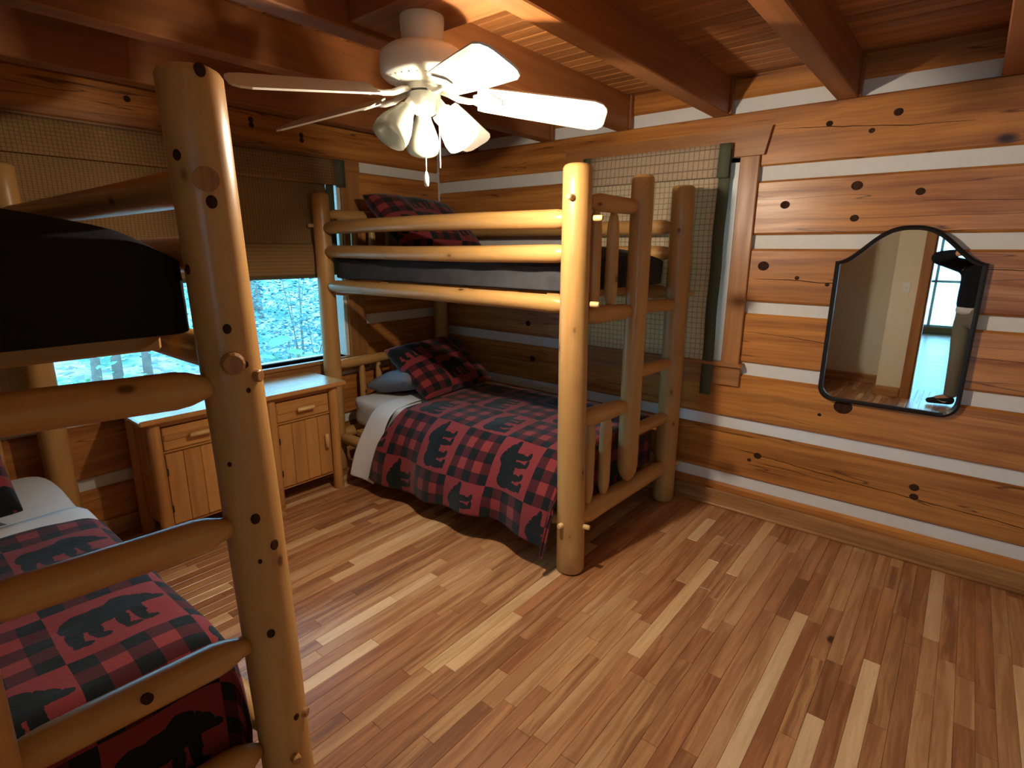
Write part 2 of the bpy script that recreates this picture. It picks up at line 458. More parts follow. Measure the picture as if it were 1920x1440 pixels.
def lathe(name, prof, mat, parent=None, n=32, origin=(0, 0, 0), axis=Vector((0, 0, 1)), smooth=True):
    u, v = frame_of(axis); ax = axis.normalized(); o_ = Vector(origin)
    V = []; F = []; m = len(prof)
    for r, z in prof:
        for k in range(n):
            a = 2*math.pi*k/n; V.append(o_+ax*z+u*math.cos(a)*r+v*math.sin(a)*r)
    for i in range(m-1):
        for k in range(n):
            a, b_ = i*n+k, i*n+(k+1) % n; F.append((a, b_, b_+n, a+n))
    o = mesh_obj(name, V, F, mat, parent, smooth=smooth)
    return o

def edge_split(o, ang=40):
    m = o.modifiers.new('split', 'EDGE_SPLIT'); m.split_angle = R(ang); return o

# ------------------------------------------------------------------ room dimensions
XR, YF, ZC = 4.80, -4.64, 2.505      # rear wall x, far painted wall y, ceiling underside
YD = -4.04                            # wall with the doorway

# ------------------------------------------------------------------ floor
def project(p):
    c = cam.matrix_world.inverted() @ Vector(p)
    if c.z > -.05: return None
    return (960+FPX*c.x/-c.z, 720-FPX*c.y/-c.z)
bpy.context.view_layer.update()

floor = mesh_obj('floor', *boxgeo(0, XR, YF, 0, -.06, -.0135), 'oak', axis='y')
struct(floor, 'glossy floor of narrow oak planks in mixed blond and red-brown tones', 'floor')
PW = .0575
planks = []
rf = random.Random(11)
k0 = int(math.floor((0-3.321)/PW))-1
x = 3.321+k0*PW
while x < XR:
    xa, xb = max(x, 0), min(x+PW, XR)
    if xb-xa > .006:
        y = YF - rf.uniform(0, .7)
        while y < 0:
            L = rf.choice((.25, .35, .45, .55, .7, .85, 1.0, 1.2))*rf.uniform(.85, 1.15)
            ya, yb = max(y, YF), min(y+L, 0)
            y += L
            if yb-ya > .02: planks.append((xa, xb, ya, yb, rf.choices(range(7), (26, 26, 18, 9, 14, 9, 6))[0]))
    x += PW
def vis(pl):
    xa, xb, ya, yb, _ = pl; tot = 0.; n = 8
    for i in range(n):
        q = []
        for (xx, yy) in ((xa, ya+(yb-ya)*i/n), (xb, ya+(yb-ya)*i/n), (xb, ya+(yb-ya)*(i+1)/n), (xa, ya+(yb-ya)*(i+1)/n)):
            p = project((xx, yy, 0))
            if p is None: q = None; break
            q.append(p)
        if not q: continue
        cx = sum(p[0] for p in q)/4; cy = sum(p[1] for p in q)/4
        if not (-20 < cx < 1940 and -20 < cy < 1460): continue
        if ya > -2.6 and -1.2 < (ya+yb)/2 and xa < 2.15: continue
        tot += abs(sum(q[a][0]*q[(a+1) % 4][1]-q[(a+1) % 4][0]*q[a][1] for a in range(4)))/2
    return tot
planks.sort(key=vis, reverse=True)
for xa, xb, ya, yb, mi in planks[:298]:
    v, f = boxgeo(xa+.0003, xb-.0003, ya+.0003, yb-.0003, -.0125, 0, .0011)
    mesh_obj('plank', v, f, PM[mi], floor, axis='y')
V = []; F = []; MI = []
for xa, xb, ya, yb, mi in planks[298:]:
    v, f = boxgeo(xa+.0003, xb-.0003, ya+.0003, yb-.0003, -.0125, 0, .0011)
    o = len(V); V += v; F += [tuple(i+o for i in q) for q in f]; MI += [mi]*len(f)
rest = mesh_obj('plank_field', V, F, PM[0], floor, axis='y', seed=5)
for m_ in PM[1:]: rest.data.materials.append(m_)
for p, mi in zip(rest.data.polygons, MI): p.material_index = mi
rest['kind'] = 'stuff'

# ------------------------------------------------------------------ ceiling, joists
ceil = mesh_obj('ceiling', *boxgeo(-.15, XR, YF-.1, .15, ZC+.02, ZC+.08), 'ceil', axis='x')
struct(ceil, 'low ceiling of dark pine boards carried on heavy joists', 'ceiling')
y = .0; bw = .0785
while y > YF:
    box('board', 0, XR, y-bw+.002, y, ZC, ZC+.022, 'ceil', ceil, 'x', b=.005)
    y -= bw
for xc in (-.0, .40, 1.10, 1.695, 2.308, 2.925, 3.55, 4.16):
    if xc == 0: continue
    box('joist', xc-.048, xc+.048, YF, .0, 2.315, ZC+.004, 'joist', ceil, 'y', b=.005)
box('fan_block', 1.745, 2.26, -2.06, -1.80, 2.335, ZC+.003, 'joist', ceil, 'x', b=.004)
for j, xc in enumerate((1.10, 1.695, 2.308, 2.925, 3.55)):     # short packing pieces where joists meet the wall
    box('packer', xc+.048, xc+.062, -.03, .0, 2.318, ZC, 'joist', ceil, 'z', b=.002)

# ------------------------------------------------------------------ right wall (mirror wall), plane y = 0
wr = mesh_obj('wall_right', *boxgeo(-.2, 1.42, .022, .20, 0, ZC+.02), 'chink')
struct(wr, 'log wall with white chinking between wide orange-brown timbers, behind the mirror', 'wall')
for (a, b_, c, d) in ((2.44, XR+.2, 0, ZC+.02), (1.42, 2.44, 0, .93), (1.42, 2.44, 2.09, ZC+.02)):
    v, f = boxgeo(a, b_, .022, .20, c, d); mesh_obj('chinking', v, f, 'chink', wr)
WKN = [(3.021, 1.903, .026), (2.695, 1.825, .024), (3.286, 1.86, .02), (3.03, 1.746, .02), (2.705, .383, .022), (2.66, .345, .012), (3.106, .765, .045),
       (3.148, 2.225, .02), (3.474, .40, .022), (3.48, .35, .02), (2.86, 2.21, .016), (3.05, 2.155, .014), (2.80, 1.44, .012), (2.62, 1.50, .03), (3.00, .70, .010), (2.95, 1.41, .011), (1.0, .76, .026), (1.9, .70, .03), (.95, 1.03, .024)]
CRACKS = [[(2.30, .40), (2.67, .393), (3.17, .352), (3.45, .341), (3.91, .318), (4.6, .31)], [(2.57, 1.426), (2.76, 1.43), (2.92, 1.417), (3.2, 1.42)], [(3.45, 1.508), (3.6, 1.504), (3.9, 1.50)],
          [(2.546, 1.122), (2.77, 1.117), (2.97, 1.097), (3.5, 1.104), (3.9, 1.092)], [(2.62, 2.216), (2.97, 2.186), (3.21, 2.160), (3.5, 2.15)], [(3.3, 1.82), (3.7, 1.806), (4.2, 1.81)]]
def crack(pts, yq, parent):
    rs_ = random.Random(int(pts[0][0]*1000)); P = []
    for i in range(len(pts)-1):
        m_ = max(2, int((pts[i+1][0]-pts[i][0])/.05))
        for k in range(m_): P.append((pts[i][0]+(pts[i+1][0]-pts[i][0])*k/m_, pts[i][1]+(pts[i+1][1]-pts[i][1])*k/m_+rs_.gauss(0, .0016)))
    V = []; F = []; n_ = len(P)
    for i, (px, pz) in enumerate(P):
        h = .0021*math.sin(math.pi*(i+.3)/n_)**.5*rs_.uniform(.6, 1.2)
        V += [(px, yq-.0007, pz-h), (px, yq-.0007, pz+h), (px, yq+.004, pz+h*.5), (px, yq+.004, pz-h*.5)]
    for i in range(n_-1):
        for k in range(4): F.append((i*4+k, i*4+4+k, i*4+4+(k+1) % 4, i*4+(k+1) % 4))
    return mesh_obj('crack', V, F, 'knot', parent, axis='x')
bands = [(0, .149), (.222, .515), (.588, .863), (.937, 1.229), (1.298, 1.594), (1.669, 1.957), (2.033, 2.32), (2.395, ZC+.02)]
for bi, (z0, z1) in enumerate(bands):
    spans = [(0, XR)]
    if bi == 6: spans = [(0, XR)]
    elif z0 < 2.09 and z1 > .93: spans = [(0, 1.42), (2.44, XR)]
    for (a, b_) in spans:
        zz0, zz1 = z0, z1
        if b_ < 1.5:
            if bi == 5: zz1 = 2.032
            if bi == 6: zz0 = 2.115
        q = 0 if bi in (2, 5, 6) else (.004 if bi % 2 else -.003)
        if bi == 7: q = .004
        if bi == 6:      # the plate log, notched over the window
            pl = [(0, 2.115), (1.42, 2.115), (1.42, 2.09), (2.44, 2.09), (2.44, 2.033), (XR, 2.033), (XR, 2.32), (0, 2.32)]
            k_ = len(pl); VV = [(p[0], yy, p[1]) for yy in (0., .15) for p in pl]
            lg = mesh_obj('log', VV, [tuple(range(k_)), tuple(range(2*k_-1, k_-1, -1))]+[(i, i+k_, (i+1) % k_+k_, (i+1) % k_) for i in range(k_)], 'wall_log', wr, axis='x')
            bv_ = lg.modifiers.new('bevel', 'BEVEL'); bv_.width = .008; bv_.segments = 1
        else: lg = box('log', a, b_, q, .15, zz0, zz1, 'wall_log', wr, 'x', b=.012)
        for (kx, kz, kr) in WKN:
            if a < kx < b_ and zz0 < kz < zz1:
                disc('knot', (kx, q+.0005, kz), (0, -1, 0), kr, .0025, 'knot', lg, el=.85)
        for cp in CRACKS:
            if a < cp[0][0] < b_ and zz0 < cp[0][1] < zz1: crack(cp, q, lg)
bb = box('baseboard_right', 0, XR, -.022, .0, 0, .105, 'oak', None, 'x', b=.006)
struct(bb, 'oak baseboard along the foot of the mirror wall', 'baseboard')
qr = tube('shoe_moulding', [((0, -.026, .008), .012), ((XR, -.026, .008), .012)], 'oak', bb, n=10)

# window in the right wall, casing and shade
win2 = empty('window_2', (1.93, .05, .93)); struct(win2, 'window behind the grid-woven shade on the mirror wall', 'window')
def wpart(*a, **k): return at(box(*a, **k), win2)
wpart('casing', 2.44, 2.545, -.022, .0, .92, 2.09, 'trim', None, 'z', b=.004)
wpart('casing', 1.315, 1.42, -.022, .0, .92, 2.09, 'trim', None, 'z', b=.004)
hv = [(1.30, 2.09), (2.565, 2.09), (2.595, 2.235), (1.27, 2.235)]
V = [(x_, yy, z_) for yy in (-.026, 0.0) for (x_, z_) in hv]
at(mesh_obj('head_casing', V, [(0, 1, 2, 3), (7, 6, 5, 4), (0, 4, 5, 1), (1, 5, 6, 2), (2, 6, 7, 3), (3, 7, 4, 0)], 'trim', None, axis='x'), win2)
wpart('apron', 1.30, 2.558, -.024, .0, .79, .905, 'trim', None, 'x', b=.004)
wpart('sill', 1.29, 2.57, -.045, .10, .905, .93, 'trim', None, 'x', b=.005)
for a, b_ in ((1.42, 1.45), (2.375, 2.44)): wpart('jamb', a, b_, -.002, .16, .93, 2.09, 'vinyl', None, 'z', b=.003)
wpart('jamb_head', 1.42, 2.44, -.002, .16, 2.06, 2.09, 'vinyl', None, 'x', b=.003)
for z0 in (.93, 1.47, 2.03): wpart('sash_rail', 1.45, 2.405, .09, .13, z0, z0+.045, 'vinyl', None, 'x', b=.003)
for x0 in (1.45, 2.335): wpart('sash_stile', x0, x0+.04, .09, .13, .93, 2.07, 'vinyl', None, 'z', b=.003)
for z0, z1 in ((.97, 1.48), (1.51, 2.04)): wpart('pane', 1.48, 2.38, .108, .112, z0, z1, 'glass', None, 'x', b=0)

def cloth_sheet(name, xs, zs, fn, mat, uvf, th=.004, parent=None):
    """grid surface, given a little thickness"""
    V = []; UV = []; F = []; nx, nz = len(xs), len(zs)
    for z_ in zs:
        for x_ in xs: V.append(fn(x_, z_)); UV.append(uvf(x_, z_))
    for j in range(nz-1):
        for i in range(nx-1):
            a = j*nx+i; F.append((a, a+1, a+1+nx, a+nx))
    o = mesh_obj(name, V, F, mat, parent, smooth=True, uvs=UV)
    s = o.modifiers.new('thick', 'SOLIDIFY'); s.thickness = th; s.offset = 0
    return o
def lin(a, b_, n): return [a+(b_-a)*i/(n-1) for i in range(n)]

sh = empty('window_shade', (1.95, -.03, 2.15))
tag(sh, 'woven grid roman shade with dark olive edges covering the window beside the mirror', 'window shade')
f2 = lambda x_, z_: (x_, -.034+.006*math.sin((z_-.9)*14.)-.012*math.sin(max(0, min(1, (2.15-z_)/1.4))*math.pi), z_)
at(cloth_sheet('shade_cloth', lin(1.495, 2.335, 14), lin(.905, 2.15, 50), f2, 'shade_right', lambda x_, z_: (x_, z_)), sh)
for (a, b_, zb) in ((1.445, 1.495, .80), (2.335, 2.40, .72)):
    at(cloth_sheet('edge_band', lin(a, b_, 3), lin(zb, 2.15, 40), lambda x_, z_: (x_, f2(x_, z_)[1]-.003, z_), 'olive', lambda x_, z_: (x_, z_), .005), sh)
fv2 = lambda x_, z_: (x_, -.058-.012*(2.16-z_)/.17, z_)
at(cloth_sheet('valance', lin(1.495, 2.335, 10), lin(1.985, 2.16, 8), fv2, 'shade_right', lambda x_, z_: (x_, z_*.6)), sh)
for (a, b_) in ((1.445, 1.495), (2.335, 2.40)):
    at(cloth_sheet('valance_band', lin(a, b_, 3), lin(1.98, 2.162, 6), lambda x_, z_: (x_, fv2(x_, z_)[1]-.003, z_), 'olive', lambda x_, z_: (x_, z_), .005), sh)
at(box('head_rail', 1.46, 2.40, -.052, -.024, 2.13, 2.16, 'trim', None, 'x', b=.003), sh)

# ------------------------------------------------------------------ left wall (window wall), plane x = 0
WY0, WY1, WZ0, WZ1 = -2.81, -.955, .80, 2.09
wl = mesh_obj('wall_left', *boxgeo(-.20, -.022, WY1, .02, 0, ZC+.02), 'chink')
struct(wl, 'log wall with the wide window and tan shade, behind the nightstands', 'wall')
for (a, b_, c, d) in ((YF-.2, WY0, 0, ZC+.02), (WY0, WY1, 0, WZ0), (WY0, WY1, WZ1, ZC+.02)):
    mesh_obj('chinking', *boxgeo(-.20, -.022, a, b_, c, d), 'chink', wl)
LB = [(0, .29), (.36, .655), (.725, 1.02), (1.095, 1.385), (1.455, 1.75), (1.82, 2.118), (2.188, 2.398), (2.402, ZC+.02)]
for bi, (z0, z1) in enumerate(LB):
    spans = [(YF, 0)]
    if z0 < WZ1 and z1 > WZ0: spans = [(YF, WY0), (WY1, 0)]
    if bi == 2: spans = [(YF, WY0), (WY1, 0)]
    for (a, b_) in spans:
        q = .003 if bi % 2 else -.002
        lg = box('log', -.16, q, a, b_, z0, z1, 'wall_log', wl, 'y', b=.012)
        if bi == 6:
            for (ky, kz) in ((-1.22, 2.30), (-1.22, 2.27), (-1.55, 2.34), (-1.55, 2.31), (-2.2, 2.33)):
                disc('knot', (q+.0005, ky, kz), (1, 0, 0), .016, .0025, 'knot', lg)
box('log', -.16, -.002, WY0, WY1, .725, .80, 'wall_log', wl, 'y', b=.008)
bl = box('baseboard_left', 0, .02, YF, 0, 0, .10, 'oak', None, 'y', b=.006)
struct(bl, 'oak baseboard along the foot of the window wall', 'baseboard')

win1 = empty('window_1', (-.05, -1.88, WZ0)); struct(win1, 'wide picture window looking out on the woods', 'window')
def w1(*a, **k): return at(box(*a, **k), win1)
w1('casing', 0, .022, WY1, WY1+.15, .69, WZ1+.02, 'trim', None, 'z', b=.004)
w1('casing', 0, .022, WY0-.15, WY0, .69, WZ1+.02, 'trim', None, 'z', b=.004)
w1('head_casing', 0, .022, WY0-.18, WY1+.16, WZ1+.02, 2.19, 'trim', None, 'y', b=.004)
w1('sill', -.10, .03, WY0-.02, WY1+.02, WZ0-.03, WZ0, 'trim', None, 'y', b=.005)
w1('apron', 0, .02, WY0-.15, WY1+.15, .69, WZ0-.03, 'trim', None, 'y', b=.004)
for a, b_ in ((WY0, WY0+.03), (WY1-.03, WY1)): w1('jamb', -.16, -.0, a, b_, WZ0, WZ1, 'vinyl', None, 'z', b=.003)
w1('sash_rail', -.12, -.08, WY0+.03, WY1-.03, WZ0, WZ0+.012, 'iron', None, 'y', b=.003)
w1('sash_rail', -.12, -.08, WY0+.03, WY1-.03, WZ1-.05, WZ1, 'vinyl', None, 'y', b=.003)
w1('pane', -.102, -.098, WY0+.03, WY1-.03, WZ0+.02, WZ1-.05, 'glass', None, 'y', b=0)

sh1 = empty('window_shade', (.03, -1.88, 2.10))
tag(sh1, 'wide tan woven roman shade pulled halfway down above the nightstands', 'window shade')
fl = lambda y_, z_: (.030+.010*max(0, (1.62-z_)/.2 if z_ > 1.42 else 1)+.003*math.sin(z_*40), y_, z_)
at(cloth_sheet('shade_cloth', lin(WY0-.05, -1.09, 30), lin(1.60, 2.14, 30), fl, 'shade_left', lambda y_, z_: (y_, z_)), sh1)
at(cloth_sheet('lower_fold', lin(WY0-.05, -1.09, 30), lin(1.40, 1.615, 14), lambda y_, z_: (.052+.012*math.sin((z_-1.4)/.215*math.pi), y_, z_), 'shade_left', lambda y_, z_: (y_*3, z_*.5)), sh1)
at(cloth_sheet('valance', lin(WY0-.05, -1.03, 30), lin(2.0, 2.17, 8), lambda y_, z_: (.066+.012*(2.17-z_)/.17, y_, z_), 'shade_left', lambda y_, z_: (y_, z_*.6)), sh1)
at(cloth_sheet('edge_band', lin(-1.09, -1.03, 3), lin(1.40, 2.16, 24), lambda y_, z_: (.034, y_, z_), 'olive', lambda y_, z_: (y_, z_), .005), sh1)
at(cloth_sheet('valance_band', lin(-1.03, -.955, 3), lin(1.995, 2.172, 6), lambda y_, z_: (.07, y_, z_), 'olive', lambda y_, z_: (y_, z_), .005), sh1)
at(box('head_rail', .024, .055, WY0-.05, -1.0, 2.13, 2.165, 'trim', None, 'y', b=.003), sh1)
at(box('bottom_bar', .046, .066, WY0-.05, -1.09, 1.385, 1.402, 'olive', None, 'y', b=.003), sh1)

# ------------------------------------------------------------------ walls behind the camera, doorway, hall
wf = mesh_obj('wall_front', *boxgeo(-.2, 3.0, YF-.12, YF, 0, ZC+.02), 'paint')
struct(wf, 'plain beige painted wall seen in the mirror', 'wall')
mesh_obj('return_panel', *boxgeo(2.885, 3.0, YF, YD-.12, 0, ZC+.02), 'paint', wf)
mesh_obj('door_panel', *boxgeo(2.885, 3.20, YD-.12, YD, 0, ZC+.02), 'paint', wf)
mesh_obj('door_panel', *boxgeo(4.06, XR, YD-.12, YD, 0, ZC+.02), 'paint', wf)
mesh_obj('door_header', *boxgeo(3.20, 4.06, YD-.12, YD, 2.06, ZC+.02), 'paint', wf)
wb = mesh_obj('wall_rear', *boxgeo(XR, XR+.12, YF-.12, .2, 0, ZC+.02), 'paint')
struct(wb, 'beige painted wall to the right of the mirror', 'wall')
bf = box('baseboard_front', 0, 2.885, YF, YF+.018, 0, .11, 'oak', None, 'x', b=.005)
struct(bf, 'oak baseboard under the beige wall reflected in the mirror', 'baseboard')
box('return_board', 2.867, 2.885, YF+.018, YD+.018, 0, .11, 'oak', bf, 'y', b=.005); box('end_board', 2.885, 3.11, YD, YD+.018, 0, .11, 'oak', bf, 'x', b=.005)
dr = empty('door_1', (3.63, YD, 0)); struct(dr, 'open doorway with wooden casing to the bright hall', 'doorway')
for a, b_ in ((3.115, 3.205), (4.055, 4.145)): at(box('casing', a, b_, YD, YD+.02, 0, 2.13, 'trim', None, 'z', b=.004), dr)
at(box('head_casing', 3.115, 4.145, YD, YD+.022, 2.06, 2.15, 'trim', None, 'x', b=.004), dr)
for a, b_ in ((3.20, 3.22), (4.04, 4.06)): at(box('jamb', a, b_, YD-.12, YD, 0, 2.06, 'trim', None, 'z', b=.003), dr)
at(box('jamb_head', 3.20, 4.06, YD-.12, YD, 2.04, 2.06, 'trim', None, 'x', b=.003), dr)
sw = empty('light_switch', (3.015, YD, 1.21)); tag(sw, 'small white light switch on the beige wall beside the doorway', 'light switch')
at(box('plate', 2.98, 3.05, YD, YD+.006, 1.155, 1.265, 'vinyl', None, 'z', b=.002), sw); at(box('toggle', 3.008, 3.022, YD+.006, YD+.016, 1.20, 1.225, 'vinyl', None, 'z', b=.002), sw)
HY, HX = -10.5, 10.0
hall = mesh_obj('hall_floor', *boxgeo(1.6, HX, HY-.1, YF, -.06, -.001), PM[0], axis='x'); struct(hall, 'glossy hall floor beyond the doorway', 'floor')
mesh_obj('floor_panel', *boxgeo(XR, HX, YF, YD-.12, -.06, -.001), PM[0], hall, axis='x')
hw = mesh_obj('wall_hall', *boxgeo(1.6, 2.0, HY-.1, HY, 0, 2.6), 'hallpaint'); struct(hw, 'pale hall walls around the bright hall window', 'wall')
for (a, b_, c, d, e, f_) in ((9.6, HX, HY-.1, HY, 0, 2.6), (2.0, 9.6, HY-.1, HY, 0, .12), (2.0, 9.6, HY-.1, HY, 2.3, 2.6), (1.5, 1.6, HY-.1, YF-.12, 0, 2.6), (HX, HX+.1, HY-.1, YD-.12, 0, 2.6), (XR+.12, HX, YD-.12, YD, 0, 2.6)):
    mesh_obj('panel', *boxgeo(a, b_, c, d, e, f_), 'hallpaint', hw)
hc = mesh_obj('ceiling_hall', *boxgeo(1.5, HX+.1, HY-.1, YF-.12, 2.55, 2.62), 'hallpaint'); struct(hc, 'plain hall ceiling beyond the doorway', 'ceiling')
mesh_obj('ceiling_panel', *boxgeo(2.88, HX+.1, YF-.12, YD-.12, 2.55, 2.62), 'hallpaint', hc)
w3 = empty('window_3', (3.9, HY, .12)); struct(w3, 'bright hall window reflected in the mirror', 'window')
at(box('sill', 1.95, 9.65, HY-.02, HY+.05, .02, .13, 'trim', None, 'x', b=.005), w3)
for xx in (2.0, 2.62, 3.0, 3.42, 4.0, 4.9, 5.8, 6.7, 7.6, 8.6, 9.55): at(box('mullion', xx, xx+.05, HY-.07, HY-.02, .12, 2.3, 'vinyl', None, 'z', b=.004), w3)
for zz in (.12, 1.0, 2.25): at(box('sash_rail', 2.0, 9.6, HY-.07, HY-.02, zz, zz+.05, 'vinyl', None, 'x', b=.004), w3)
at(box('pane', 2.0, 9.6, HY-.048, HY-.044, .14, 2.27, 'glass', None, 'x', b=0), w3)

# ------------------------------------------------------------------ bunk beds
def bunk(origin, label, near=False):
    ox, oy = origin
    root = empty('bunk_bed', (ox, oy, 0)); tag(root, label, 'bunk bed', 'log bunk beds')
    lean = (0, -.047) if near else (0., 0.)
    def L(name, p0, p1, *a, **k):
        o = log(name, p0, p1, *a, root, **k); return o
    # local frame: origin under the post at the foot of the bed nearest the camera side (front foot corner)
    FF, FR_, FM, HF, HR = (0, 0), (.01, 1.08), (.01, .51), (-2.05, .02), (-2.05, 1.08)
    H = 1.94
    def post(pt, z0, z1, r0, r1, ln=(0, 0), e=(0, 0), wob=.035):
        return L('post', (pt[0], pt[1], z0), (pt[0]+ln[0], pt[1]+ln[1], z1), r0, r1, ends=e, wob=wob, n=24, bow=.006, ch=.016)
    pFF = post(FF, 0, H, .070, .064, (-.03, 0))
    dy = .035 if near else 0
    pFR = post((FR_[0], FR_[1]+dy), 0, H, .068, .064, (0, -.05 if near else -.03))
    pFM = post((FM[0]+.02, FM[1]+(.022 if near else 0)), .33, H, .056, .056, (0, -.01), e=(2, 0))
    pHF = post(HF, 0, H, .062, .055); pHR = post(HR, 0, H, .060, .055)
    # side rails (front and rear)
    for (a, b_) in ((HF, FF), (HR, FR_)):
        for z_, r in ((1.715, .044), (1.565, .043), (1.335, .043), (.26, .042)):
            L('side_rail', (a[0]+.035, a[1], z_), (b_[0]-.045, b_[1], z_), r*.92, r, ends=(2, 1), wob=.05, bow=.008)
    # foot end
    L('foot_rail', (0, .05, 1.79), (.01, FM[1]-.02, 1.79), .040, .038, ends=(1, 2))
    L('foot_rail', (0, .05, 1.285), (.01, FM[1]-.03, 1.275), .043, .040, ends=(1, 2))
    L('foot_rail', (0, .05, .785), (.01, FM[1]-.03, .765), .048, .042, ends=(1, 2))
    L('foot_rail', (0, .05, .27), (.01, 1.04, .24), .055, .046, ends=(1, 2))
    for z_ in (1.28, .925, .585):
        L('rung', (.01, FM[1]+.03, z_+.01), (.01, 1.04, z_-.01), .040 if near else .037, .042 if near else .036, ends=(1, 1))
    for y_ in (.115, .28):
        L('spindle', (0, y_, 1.31), (0, y_, 1.765), .033, .029, ends=(2, 2), n=14)
        L('spindle', (0, y_+.02, .30), (0, y_+.02, .76), .032, .032, ends=(2, 2), n=14)
    # head end
    for z_, r in ((1.80, .038), (1.30, .040), (.775, .036), (.26, .042)):
        L('head_rail', (-2.05, .05, z_), (-2.05, 1.04, z_+.01), r, r, ends=(1, 1))
    for y_ in (.27, .42, .57, .72, .87):
        L('spindle', (-2.05, y_, .27), (-2.05, y_, .765), .026, .025, ends=(2, 2), n=12)
        L('spindle', (-2.05, y_, 1.31), (-2.05, y_, 1.79), .026, .025, ends=(2, 2), n=12)
    # slats
    for z_ in (1.335, .27):
        for xx in (-1.85, -1.50, -1.15, -.80, -.45, -.20):
            box('slat', xx-.04, xx+.04, .075, 1.0, z_+.005, z_+.048, 'log', root, 'y', b=.006)
    # pegs that pin the joints
    def peg(p, n_, par, r=.013, h=.03, mat='peg'): disc('peg', p, n_, r, h, mat, par)
    if not near:
        for z_ in (1.715, 1.345, .255): peg((.064, .012, z_), (1, .15, 0), pFF)
        for z_ in (1.80, .27): peg((-.012, -.064, z_), (-.1, -1, 0), pFF)
        for z_ in (1.335, .26): peg((.07, FR_[1]+.01, z_), (1, .1, 0), pFR)
        peg((HF[0]-.03, HF[1]-.05, 1.73), (-.5, -1, 0), pHF)
    else:
        yy = FR_[1]+dy
        bvh = BVHTree.FromPolygons([v.co[:] for v in pFR.data.vertices], [p.vertices[:] for p in pFR.data.polygons])
        def on_post(a_, z_, extra=.0006):     # point and normal on the leaning post, a_ = compass angle
            t = z_/H; n_ = Vector((math.cos(R(a_)), math.sin(R(a_)), 0)); c_ = Vector((FR_[0], yy-.05*t, z_))
            h_ = bvh.ray_cast(c_+n_*.3, -n_)[0]
            return (h_ if h_ is not None else c_+n_*.068)+n_*extra, n_
        for a_, z_, r, h in ((-19, 1.719, .0255, .003), (-19, 1.328, .0255, .02), (-7, .205, .013, .02), (30, 1.29, .015, .012), (38, .313, .013, .012)):
            p_, n_ = on_post(a_, z_); disc('peg', p_, n_, r, h, 'dowel', pFR)
        for (a_, z_, r) in ((-65, 1.764, .009), (-15, 1.674, .011), (-4, 1.925, .011), (-88, 1.535, .009), (-20, 1.406, .009), (6, 1.322, .007), (5, 1.26, .005), (-18, .939, .011), (17, .853, .011), (-20, .613, .010), (-55, 1.086, .005), (11, .325, .008), (-21, .823, .005)):
            p_, n_ = on_post(a_, z_); disc('knot', p_, n_, r, .0018, 'knot', pFR, el=1.25, up=(0, 0, 1))
        disc('knot', (.054, .80, .605), (1, .1, .35), .012, .002, 'knot', pFR)
    return root

far = bunk((2.18, -1.22), 'log bunk bed in the far corner under the ceiling fan')
near = bunk((2.205, -3.87), 'log bunk bed on the left, nearest the camera, with a ladder of rungs', near=True)

# ------------------------------------------------------------------ bedding
def wrinkle(p, s, amp, seed=0):
    return amp*noise.noise(Vector((p[0]*s+seed*3.1, p[1]*s+seed*1.7, p[2]*s)))

def mattress(name, x0, x1, y0, y1, z0, z1, mat, label, rr=.06):
    """soft-edged box with puckers"""
    bm = bmesh.new(); nx, ny, nz = 22, 14, 6
    bmesh.ops.create_cube(bm, size=2.0)
    bmesh.ops.subdivide_edges(bm, edges=bm.edges[:], cuts=11, use_grid_fill=True)
    hx, hy, hz = (x1-x0)/2, (y1-y0)/2, (z1-z0)/2
    for v in bm.verts:
        p = Vector((v.co.x*hx, v.co.y*hy, v.co.z*hz)); r = min(rr, hz*.9)
        c = Vector((max(-hx+r, min(hx-r, p.x)), max(-hy+r, min(hy-r, p.y)), max(-hz+r, min(hz-r, p.z))))
        d = p-c
        if d.length > 1e-6: p = c+d.normalized()*min(r, d.length) if d.length > r else p
        v.co = p+Vector((0, 0, wrinkle(p, 7, .006)))+d*wrinkle(p, 14, .25)
    me = bpy.data.meshes.new(name); bm.to_mesh(me); bm.free()
    me.materials.append(M[mat])
    for p in me.polygons: p.use_smooth = True
    o = link(bpy.data.objects.new(name, me)); o.location = ((x0+x1)/2, (y0+y1)/2, (z0+z1)/2)
    s = o.modifiers.new('sub', 'SUBSURF'); s.levels = 1; s.render_levels = 1
    return tag(o, label, 'mattress')

